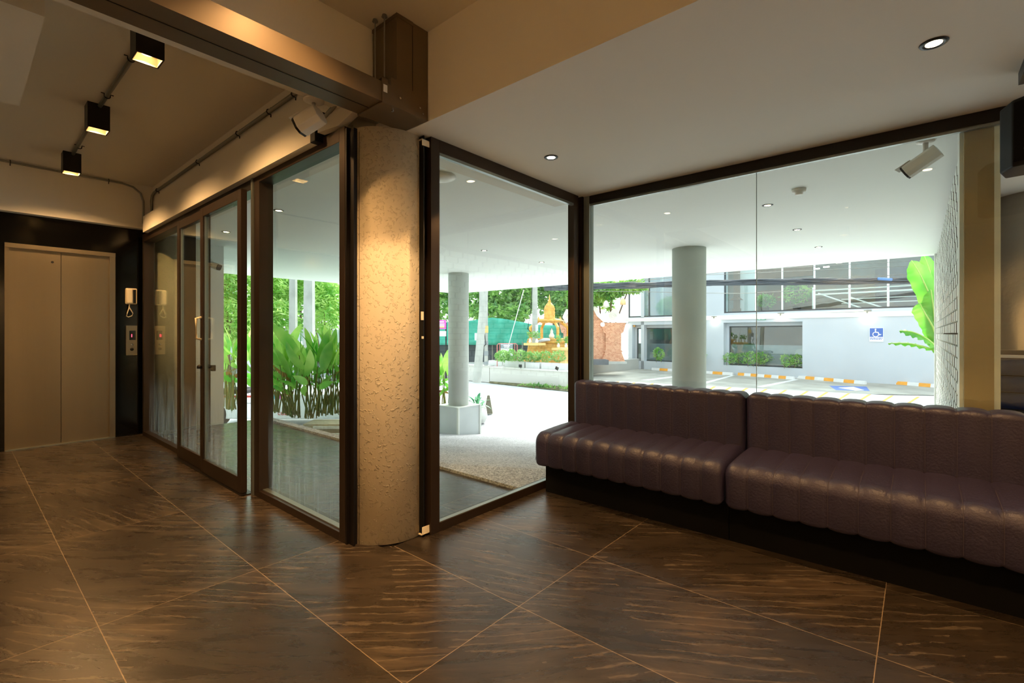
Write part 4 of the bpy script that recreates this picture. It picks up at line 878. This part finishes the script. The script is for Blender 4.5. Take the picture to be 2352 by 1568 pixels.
tree(690, 0, 25, [(690, 690, 25, 70, 80), (640, 600, 25, 80, 60), (560, 740, 24, 70, 60)], 'darker tree behind the twin utility poles', L2, 4500, .34, .15, 64)
gt = 'leafy trees behind the green netting'
for i, (u, bl, l, n) in enumerate(((1015, [(1010, 690, 27, 40, 45), (1000, 655, 27, 50, 40)], 'leafy tree left of the column on the plinth', 2600),
        (1130, [(1100, 690, 28, 50, 40), (1145, 665, 28, 60, 40), (1120, 715, 27, 40, 22)], 'leafy tree right of the outdoor column behind the leaning pole', 4200),
        (1190, [(1195, 680, 28, 40, 48), (1180, 720, 27, 38, 22), (1215, 650, 29, 40, 30)], 'leafy tree behind the thin stay wire', 3800),
        (1275, [(1270, 680, 29, 45, 45), (1300, 695, 28, 38, 48), (1290, 650, 30, 60, 30)], 'leafy tree right behind the shrine spire', 4600))):
    tree(u, 0, 27, bl, l, L2, n, .34, .15, 70+i, 'tree', gt, .35, .2)
tree(1385, 0, 26.5, [(1375, 672, 24.5, 34, 28), (1405, 664, 24, 36, 20), (1446, 657, 23.5, 40, 14), (1358, 690, 25, 18, 22), (1398, 694, 25.5, 13, 20), (1340, 664, 24, 30, 28)], 'glossy-leaved tree spreading over the brick gate', leafmat('glossy_tree_leaf', '#4f9a3a', '#b4d870', .45), 5200, .26, .08, 80)
for i, (u, v, m_) in enumerate(((1392, 697, M['whitep']), (1431, 692, mat('amber_shade', '#f0c890', .5)))):
    c = ad(u, v, 22.8)
    t = thing('hanging_lamp', ('white bell lamp hanging in the tree over the brick gate', 'amber bell lamp hanging from the tree right of the gate')[i], 'hanging lamp', c, 'bell lamps hanging from the tree')
    MB().lathe([(.14, -.16), (.12, .02), (.07, .12), (.02, .15)], c, 14).build('shade', m_, t, True)
    MB().ball(c+Vector((0, 0, -.06)), .05, 6).build('bulb', M['bulb'], t, True); MB().tube([c+Vector((0, 0, .14)), c+Vector((0, 0, .7))], .008, 5).build('cord', M['black'], t)
c = ad(1384, 745, 23.8); one(MB().ball(c, .10, 6), 'wall_bulb', M['bulb'], 'glowing bulb on the face of the brick gate', 'lamp', smooth=True)

# ---------------------------------------------------------------- netting, fence, poles
net = mat('green_shade_net', '#48a892', .8, noise=.25, nscale=1.5, bump=.3, bscale=4, stretch=(1, 1, 4), col2='#2f9a82')
nf = thing('shade_net_fence', 'green shade netting fence behind the shrine', 'fence', ad(1160, 830, 25))
def netf(u, v):
    top = [(985, 742), (1080, 736), (1130, 729), (1165, 733), (1225, 745), (1300, 748), (1345, 752)]
    k = u*(len(top)-1); i = min(int(k), len(top)-2); f = k-i; tu = top[i][0]*(1-f)+top[i+1][0]*f; tv = top[i][1]*(1-f)+top[i+1][1]*f
    p = ad(tu, tv+(792-tv)*v, 25+.12*math.sin(u*40)*math.sin(v*5)); return p
mb = MB(); mb.grid(netf, 60, 8); o = mb.build('netting', net, nf, True); sm = o.modifiers.new('solid', 'SOLIDIFY'); sm.thickness = .02
for u in (1000, 1060, 1131, 1200, 1270, 1335): a = ad(u, 745, 25.1); MB().tube([(a.x, a.y, -.3), (a.x, a.y, a.z)], .03, 6).build('post', M['galv'], nf)
a = ad(960, 790, 25.3); b = ad(1290, 790, 25.3)
one(MB(frame((a.x, a.y, G), math.atan2((b-a).y, (b-a).x))).box(0, (b-a).length, 0, .2, 0, .72-G), 'dark_wall', mat('dark_block_wall', '#4c5257', .8, noise=.25, nscale=1.5), 'dark grey wall under the green netting', 'wall')
# corrugated fence (left)
cf = thing('corrugated_fence', 'pale corrugated metal fence behind the twin poles', 'fence', ad(740, 850, 23))
a = ad(480, 757, 24.5); b = ad(1000, 757, 21.5); fr = frame((a.x, a.y, G), math.atan2((b-a).y, (b-a).x)); L = (b-a).length
mb = MB(fr); mb.grid(lambda u, v: (u*L, .035*math.sin(u*L/.18*2*PI/1.6), v*(1.40-G)), 260, 1); o = mb.build('sheet', mat('pale_sheet', '#dfe6ea', .5, .2), cf, True); sm = o.modifiers.new('solid', 'SOLIDIFY'); sm.thickness = .01
MB(fr).box(0, L, .05, .1, 1.2-G, 1.26-G).box(0, L, .05, .1, .2, .26).build('rail', M['galv'], cf)
conc = mat('pole_concrete', '#b2b4ad', .85, noise=.2, nscale=3, bump=.2)
def pole(u0, u1, vt, vb_, dep, label, lean=0, m=conc, cap=2.5, sq_=True):
    w_ = (u1-u0)/F*dep; b = ad((u0+u1)/2, vb_, dep); tz = ad(0, vt, dep).z+cap; h = tz-b.z
    t = thing('utility_pole', label, 'utility pole', b, 'concrete utility poles')
    mb = MB(); tp = b+Vector((lean*h*rx, lean*h*ry, h))
    mb.tube([b, b.lerp(tp, .5), tp], [w_*.55, w_*.5, w_*.44], 4 if sq_ else 10); o = mb.build('pole', m, t); return t, b, tp, w_
pole(664, 683, 635, 850, 18, 'slimmer of the twin concrete poles behind the heliconias', m=conc)
pole(697, 724, 640, 862, 17.5, 'thicker of the twin concrete poles behind the heliconias', m=conc)
tA = pole(1086, 1104, 675, 878, 17.5, 'tilted old concrete pole right of the plinth column', .085, conc, 1.5, False)
tB = pole(1099, 1110, 675, 845, 18.5, 'slim straight pole with the meter boxes', 0)
ylw = mat('faded_yellow', '#e3c27a', .8, noise=.2)
tC = pole(1111, 1122, 675, 840, 18.5, 'banded concrete pole with grey and yellow paint bands', 0)
for v0, v1, m_ in ((748, 764, ylw), (783, 792, mat('pole_grey', '#8b9194', .8)), (806, 816, mat('pole_grey2', '#8b9194', .8)), (830, 837, mat('pole_grey3', '#8b9194', .8))):
    p0 = ad(1116.5, v0, 18.5); p1 = ad(1116.5, v1, 18.5); MB().tube([p1, (p1.x, p1.y, p0.z)], .118, 4).build('paint_band', m_, tC[0])
tD = pole(1221, 1236, 660, 800, 21.5, 'straight concrete pole left of the shrine spire', 0)
for i, (u, v, w_, h_) in enumerate(((1094, 773, 7, 14), (1103, 770, 10, 13), (1233, 756, 7, 20))):
    c = ad(u, v, 18.2 if i < 2 else 21.2); k = 18.2/F
    one(MB().obox(c, (w_*k, .16, h_*k*1.2), Matrix.Rotation(YAW, 3, 'Z')), 'meter_box', mat('meter_grey', '#c9d0d0', .4), ('left grey meter box on the slim pole', 'right grey meter box on the slim pole', 'white box on the pole left of the shrine')[i], 'meter box', 'electricity boxes on the poles')
def cable(pts, r, label, m=None, grp='black cables on the poles'): return one(MB().tube(pts, r, 5), 'cable', m or M['plastic'], label, 'cable', grp, smooth=True)
cable([ad(1112, 672, 18.3), ad(1109, 720, 18.3), ad(1112, 760, 18.3), ad(1116, 790, 18.2), ad(1108, 800, 18.2), ad(1102, 792, 18.2)], .018, 'black cable looping down beside the banded pole')
cable([ad(1104, 800, 18.2), ad(1097, 825, 18), ad(1091, 850, 17.8)], .015, 'black cable running down to the low wall')
cable([ad(1222, 660, 21.3), ad(1219, 715, 21.3), ad(1212, 755, 21.3), ad(1222, 766, 21.3)], .018, 'black cable looping off the pole by the shrine')
cable([ad(1203, 665, 19.5), ad(1153, 848, 19.8)], .016, 'pale thin stay wire slanting in front of the netting', M['white'], None)
# overhead cable bundle
random.seed(9)
t = thing('cable_bundle', 'thick bundle of black overhead cables strung across the restaurant front', 'cables', ad(1700, 650, 17))
for k in range(7):
    pts = []
    for j in range(26):
        f = j/25; u = 1250+f*950; v = 662-18*f*1.25+30*f*f*.0+6*math.sin(f*PI)+((-.5*f+.2)*6)
        v = 661-13*min(1, f*2)+ (-9*max(0, f-.5)) + random.uniform(-1.2, 1.2)
        pts.append(ad(u, v+random.uniform(-1, 1)+(k-3)*1.7, 16.8+random.uniform(-.06, .06)))
    MB().tube(pts, .03, 5).build('cable', mat('cable_grey%d' % k, '#40464c', .6) if k == 0 else bpy.data.materials['cable_grey0'], t, True)
MB().tube([ad(2017, 640, 16.7), ad(2036, 641, 16.7), ad(2048, 642, 16.7)], .05, 8).build('blue_sleeve', mat('blue_plastic', '#4f7fb8', .5), t, True)
for k, (va, vb_, vm_) in enumerate(((655, 632, 640), (668, 655, 668), (640, 612, 622), (650, 600, 615))):
    cable([ad(1330+k*30, va, 17.5), ad(1700, vm_+6, 17.5), ad(2150, vb_-4, 17.5)], .010, 'thin overhead cable sagging near the thick bundle', M['galv'], 'thin overhead cables near the bundle')
# signs on posts
mg = mat('magenta', '#d45ab8', .6)
p = ad(1016, 755, 22); t = thing('magenta_sign', 'magenta and white sign on a dark post left of the outdoor column', 'sign', (p.x, p.y, G))
R = Matrix.Rotation(YAW, 3, 'Z')
MB().obox(ad(1012, 745, 22), (.50, .04, .42), R).build('board', mg, t); MB().obox(ad(1013, 766, 22), (.46, .04, .24), R).build('lower_board', wt, t)
mb = MB()
for v, w_ in ((739, .26), (744, .3), (748, .3)): mb.obox(ad(1013, v, 21.95), (w_, .01, .05), R)
mb.build('white_text_lines', wt, t); MB().obox(ad(1013, 751, 21.95), (.3, .01, .05), R).build('yellow_text_line', ylw, t)
a = ad(1024.5, 740, 22.05); MB().tube([(a.x, a.y, G), a], .035, 6).build('post', M['black'], t)
p = ad(677, 798, 16.5); t = thing('taxi_sign', 'white TAXI sign behind the heliconias', 'sign', p)
MB().obox(p, (.50, .03, .44), R).build('board', wt, t)
Mt = Matrix.Translation(ad(678, 789.5, 16.44)) @ Matrix.Rotation(YAW, 4, 'Z') @ Matrix.Rotation(PI/2, 4, 'X'); textmesh('lettering', 'TAXI', .19, Mt, M['bronzed'], t)
a = ad(677, 800, 16.6); MB().tube([(a.x, a.y, G), a], .025, 6).build('post', M['galv'], t)
# barrier board
red = mat('faded_red', '#d07a78', .6)
t = thing('barrier_board', 'red tube barrier with a white and grey notice board by the hedge', 'barrier', ad(1165, 830, 20.6))
MB().tube([ad(1142, 844, 20.6), ad(1142, 792, 20.6), ad(1145, 789, 20.6), ad(1185, 789, 20.6), ad(1188, 792, 20.6), ad(1188, 844, 20.6)], .022, 6).build('frame', red, t)
for u in (1148, 1182): MB().tube([ad(u, 844, 20.6), ad(u, 789, 20.6)], .016, 6).build('bar', red, t)
MB().obox(ad(1164, 803, 20.55), (.52, .03, .50), R).build('board', wt, t); MB().obox(ad(1164, 795, 20.52), (.52, .03, .17), R).build('grey_header', mat('header_grey', '#8f9ba3', .6), t)
mb = MB(); mb.obox(ad(1164, 793.5, 20.49), (.28, .01, .05), R); mb.obox(ad(1164, 797, 20.49), (.22, .01, .04), R); mb.build('white_text_lines', wt, t)
# doorstop wedge and potted plant by the plinth
p = az(1122, 948, -.88)
t = one(MB().lathe([(.16, 0), (.045, .46), (.03, .47)], (p.x, p.y, -.885), 4, rot=PI/4+YAW), 'traffic_wedge', mat('grey_brown_concrete', '#85806f', .8), 'small grey-brown pyramid block at the ramp edge', 'concrete block')
p = ad(1097, 925, 11.2)
t = thing('potted_plant', 'blue-green leafy plant in a white pot behind the plinth', 'potted plant', (p.x, p.y, G+.05))
MB().lathe([(.2, -.9+.85), (.24, -.3), (.22, -.3), (.18, -.4)], (p.x, p.y, p.z-.05), 16).build('pot', M['white'], t, True)
mb = MB(); rnd = random.Random(3)
for k in range(26):
    a = rnd.uniform(0, 2*PI); r = rnd.uniform(.08, .30); z = rnd.uniform(-.25, .25)
    b = Vector((p.x, p.y, p.z-.05))+Vector((.3*r*math.cos(a), .3*r*math.sin(a), z*.5)); e = b+Vector((r*math.cos(a), r*math.sin(a), rnd.uniform(-.12, .2))); mb.leaf(b, e, .09, .2, 5)
mb.build('leaves', L6, t)

# ---------------------------------------------------------------- heliconia bed
def heliconia(seed, nst):
    rnd = random.Random(seed); return rnd
gh2 = 'heliconia clumps in the long bed'
deadleaf = leafmat('withered_leaf', '#a5713c', '#c89a5a', .3)
def clump(u, dep, zbase, seed, label, H=1.5, spread=.34, nst=7, lw=.2, ll=.62, extra=0):
    rnd = random.Random(seed); base = ad(u, 970, dep); base.z = zbase
    t = thing('heliconia', label, 'plant', base, gh2)
    ms, ml, md = MB(), MB(), MB()
    for k in range(nst):
        a = rnd.uniform(0, 2*PI); b = base+Vector((rnd.uniform(-.16, .16), rnd.uniform(-.10, .10), 0)); h = H*rnd.uniform(.50, .80)
        lean = Vector((math.cos(a), math.sin(a), 0))*rnd.uniform(.05, spread)*.5; top = b+lean+Vector((0, 0, h))
        ms.tube([b, b.lerp(top, .5)+lean*.15, top], [.014, .010, .006], 5)
        L = ll*rnd.uniform(.75, 1.15); d = (lean.normalized()*rnd.uniform(.25, .9)+Vector((0, 0, 1))).normalized(); fv = Vector((rnd.gauss(0, 1), rnd.gauss(0, 1), .3))
        ml.leaf(top-d*.03, top+d*L, lw*rnd.uniform(.75, 1.1), rnd.uniform(.04, .14), 8, .12, fv)
        if rnd.random() < .75:
            q = b.lerp(top, rnd.uniform(.5, .8)); a2 = rnd.uniform(0, 2*PI); d = Vector((math.cos(a2), math.sin(a2), rnd.uniform(.1, 1))).normalized()
            (ml if rnd.random() < .85 else md).leaf(q, q+d*L*.6, lw*.6, .15, 6, .15, Vector((rnd.gauss(0, 1), rnd.gauss(0, 1), .5)))
    for k in range(5):   # bare canes
        b = base+Vector((rnd.uniform(-.2, .2), rnd.uniform(-.12, .12), 0)); ms.tube([b, b+Vector((rnd.uniform(-.1, .1), 0, rnd.uniform(.2, .8)))], .009, 5)
    ms.build('stems', stemm, t, True); ml.build('leaves', L4, t, True)
    if md.v: md.build('withered_leaf', deadleaf, t, True)
    return t
cl = [(516, 9.6, -.30), (540, 9.4, -.30), (604, 9.2, -.28), (622, 9.0, -.28), (640, 8.8, -.25), (660, 8.6, -.25), (678, 8.4, -.25), (700, 8.2, -.25), (724, 8.6, -.28), (745, 8.8, -.28), (764, 8.8, -.28), (782, 9.0, -.28), (1008, 10.6, -.6), (1024, 10.9, -.6)]
cn = ['heliconia clump at the left edge of the sliding door view', 'heliconia clump beside the sliding door stile', 'tall dark-leaved heliconia at the left edge of the tall pane', 'heliconia with orange bracts at the left of the tall pane', 'heliconia clump third in from the left of the tall pane',
      'heliconia clump left of the TAXI sign', 'heliconia clump in front of the TAXI sign', 'broad-leaved heliconia clump in the middle of the tall pane', 'heliconia clump above the planter corner', 'heliconia clump in front of the corrugated fence', 'heliconia clump second from the right of the tall pane', 'heliconia clump at the right edge of the tall pane', 'heliconia clump left of the plinth column, outermost', 'heliconia clump touching the plinth column']
for i, ((u, d, z), l) in enumerate(zip(cl, cn)): clump(u, d, z, 100+i, l, 1.3 if i >= 12 else (1.18 if i in (5, 6) else 1.42), .5, 9, .20 if i in (2, 3, 7, 0) else .145, .62)
# orange bracts
mb = MB(); rnd = random.Random(8)
for u, v in ((636, 775), (608, 838), (625, 850), (643, 853)):
    p = ad(u, v, 8.75)
    for k in range(4): mb.leaf(p+Vector((0, 0, .03*k)), p+Vector((rnd.uniform(-.1, .1), rnd.uniform(-.1, .1), .03*k+.08)), .03, .1, 3)
one(mb, 'heliconia_bracts', mat('orange_bract', '#e06a20', .5), 'orange flower bracts among the heliconia leaves', 'flowers', kind='stuff')
pb_ = thing('planter_trough', 'long low cream planter trough with white rim right of the porch', 'planter', ad(745, 985, 8.2))
a = ad(696, 990, 7.9); b = ad(800, 985, 7.9)
fr = frame((a.x, a.y, -.47), math.atan2((b-a).y, (b-a).x)); L = (b-a).length
MB(fr).box(0, L+.4, 0, .45, 0, .17).build('trough', mat('cream_render', '#cfc3a6', .8, noise=.15), pb_)
MB(fr).box(.18, L+.4, -.04, .0, .10, .14).build('rim', M['white'], pb_); MB(fr).box(.22, L+.4, -.12, -.06, -.0, .035).build('rim', M['white'], pb_)

# ---------------------------------------------------------------- pickup behind the plants
a = ad(470, 960, 10.6); b = ad(930, 960, 10.6); fr = frame((a.x, a.y, G), math.atan2((b-a).y, (b-a).x)); L = (b-a).length
wp = mat('white_car_paint', '#eef1f0', .35)
tr = thing('pickup_truck', 'white pickup truck side with red script behind the heliconias', 'truck', (a+b)/2+Vector((0, 0, G-a.z)))
H = (1.2-(905-HY)/F*10.6)-G
MB(fr).prism([(.1, 0, .25), (.25, 0, H-.12), (.5, 0, H), (L-.3, 0, H), (L-.05, 0, H-.2), (L, 0, .3), (L-.5, 0, .2), (.4, 0, .2)], (0, 1.5, 0)).build('body', wp, tr, bevel=.03)
MB(fr).box(.3, L*.36, -.012, .02, H-.07, H-.03).build('red_rail', mat('red_paint', '#c4402c', .5), tr)
MB(fr).box(.2, L*.20, .05, .6, H-.02, H+.10).build('black_cover', M['plastic'], tr, bevel=.03)
for x in (L*.04, L*.88):
    MB(fr).tube([(x, -.01, .30), (x, .2, .30)], .30, 24).build('wheel', M['plastic'], tr)
for k, (x, m_) in enumerate(((1.32, mg), (1.45, mat('cyan_decal', '#4fb8d8', .5)), (1.58, mg), (1.70, mat('yellow_decal', '#e8d070', .5)))):
    MB(fr).box(x, x+.13, -.014, -.002, H-.10, H+.01).build('decal', m_, tr)
fr4 = fr @ Matrix.Translation((1.85, -.016, H*.45)) @ Matrix.Rotation(PI/2, 4, 'X'); textmesh('red_lettering', 'coaseh', .16, fr4, bpy.data.materials['red_paint'], tr)
for x, w_ in ((.6, .45), (2.3, .6)):
    MB(fr).tube([(x, -.006, .35), (x, -.006, H-.3), (x+.08, -.006, H-.2), (x+w_, -.006, H-.2)], .006, 5).build('panel_line', M['galv'], tr)

# ---------------------------------------------------------------- banana plant
bp_ = thing('banana_plant', 'banana plant with broad bright leaves beside the brick screen', 'banana plant', (.3, 10.3, G))
def blf(pts, w_, fc, nm='leaf'):
    pts = [Vector(p) for p in pts]; n = 14; mb = MB()
    def P(t):
        k = t*(len(pts)-1); i = min(int(k), len(pts)-2); f = k-i; p0 = pts[max(i-1, 0)]; p1 = pts[i]; p2 = pts[i+1]; p3 = pts[min(i+2, len(pts)-1)]
        return .5*((2*p1)+(p2-p0)*f+(2*p0-5*p1+4*p2-p3)*f*f+(3*p1-p0-3*p2+p3)*f**3)
    fc = Vector(fc)
    def fn(u, v):
        d = (P(min(1, u+.02))-P(max(0, u-.02))).normalized(); s_ = d.cross(fc).normalized(); nn = s_.cross(d)
        q = (v-.5)*2; w2 = w_*.5*(min(1, math.sin(PI*min(1, .06+u*.94))*1.5))**.8
        return P(u)+s_*q*w2-nn*abs(q)**1.4*w2*.35+nn*.02*math.sin(u*50)*abs(q)
    mb.grid(fn, n*2, 6); o = mb.build(nm, L5, bp_, True)
    MB().tube([P(k/10)+Vector((0, 0, .004)) for k in range(11)], [.02-.0015*k for k in range(11)], 5).build('midrib', leafmat('midrib', '#b8d86a', '#cfe890', .3) if 'midrib' not in bpy.data.materials else bpy.data.materials['midrib'], o, True)
fc = (.3, -1, .1)
blf([ay(2152, 800, 10.2), ay(2150, 720, 10.0), ay(2118, 640, 9.9), ay(2094, 598, 9.85)], .30, fc)
blf([ay(2156, 800, 10.3), ay(2152, 720, 10.2), ay(2140, 640, 10.1), ay(2122, 585, 10.0)], .30, fc)
blf([ay(2150, 800, 10.1), ay(2146, 760, 9.9), ay(2122, 715, 9.8), ay(2112, 695, 9.8)], .26, fc)
blf([ay(2154, 790, 10.0), ay(2148, 745, 9.9), ay(2143, 700, 9.8), ay(2138, 665, 9.8)], .24, fc)
blf([ay(2158, 815, 10.1), ay(2138, 785, 9.9), ay(2100, 764, 9.7), ay(2066, 760, 9.6)], .20, (0, -.7, 1))
blf([ay(2158, 812, 10.1), ay(2130, 799, 9.9), ay(2085, 789, 9.8), ay(2040, 789, 9.7)], .08, (0, -.7, 1))
blf([ay(2160, 790, 10.4), ay(2158, 700, 10.3), ay(2160, 640, 10.2), ay(2158, 590, 10.1)], .3, fc)
MB().tube([(.38, 10.3, G), (.36, 10.2, .2), (.30, 10.1, .9)], [.13, .11, .05], 10).build('trunk', leafmat('banana_trunk', '#8aa04a', '#b8c070', .1), bp_, True)

# ---------------------------------------------------------------- brick screen and the area right of it
scm = mat('screen_white', '#f0f3ea', .7, noise=.06, nscale=10)
ss = thing('brick_screen', 'tall white screen wall of twisted open-laid bricks', 'screen wall', (.23, 6.5, -1))
mb = MB(); bw_, bh, gp_ = .21, .068, .028
random.seed(2)
bw_, bh, gp_ = .215, .066, .022; nrow = int((ZD+.9)/(bh+.012))
for r in range(nrow):
    z = -.9+r*(bh+.012); yy = 3.80+(bw_+gp_)*((r*.37) % 1)
    while yy+bw_ < 9.35:
        mb.obox((.235+random.uniform(-.0006, .0006), yy+bw_/2, z+bh/2), (.10, bw_, bh), Matrix.Rotation(-.009+random.uniform(-.003, .003), 3, 'Z')); mb.mi[-4] = 1; yy += bw_+gp_
mb.build('bricks', [scm, mat('brick_end_shade', '#5f5044', .9)], ss)  # brick ends coloured dark brown to paint the shade in the gaps
MB().box(.27, .31, 3.78, 9.4, -1, ZD-.002).build('backing', mat('screen_backing', '#4a3f36', .9), ss)
MB().box(.17, .33, 3.62, 3.78, -1, ZD-.002).build('end_post', scm, ss); MB().box(.17, .33, 9.36, 9.5, -1, ZD-.002).build('end_post', scm, ss)
# room to the right, beyond the screen
olive = mat('olive_plaster', '#a89468', .6, noise=.12, nscale=2, stretch=(3, 3, .5))
one(MB().box(.186, .302, 3.575, 3.618, 0, ZD-.068), 'pillar', olive, 'flat olive-brown pillar strip at the end of the brick screen', 'pillar')
o = col(ZD, (.98, 6.2, 0), .56, mat('rough_grey_plaster', '#b9b4a6', .7, bump=.3, bscale=30), 'wide round grey column beyond the window at the far right', -.9); smooth_side(o)
nb = thing('navy_bench', 'high-backed bench with navy padded rolls outside at the far right', 'bench', (1.0, 4.7, 0))
navy = mat('navy_leather', '#46609f', .35, noise=.2, nscale=3)
MB().box(.40, 2.6, 4.75, 4.85, -.2, 1.085).build('back_board', mat('brown_board', '#4e4234', .5), nb)
for k in range(3): MB().tube([(.41, 4.70, .97-.115*k), (2.6, 4.70, .97-.115*k)], .056, 14).build('back_roll', navy, nb, True)
MB().box(.42, 2.6, 4.2, 4.72, .50, .60).build('seat', navy, nb, bevel=.03); MB().box(.45, 2.6, 4.3, 4.75, -.2, .5).build('plinth', M['blackbase'], nb)
MB().box(.42, .62, 4.66, 4.69, 1.035, 1.055).build('white_tag', M['whitep'], nb)
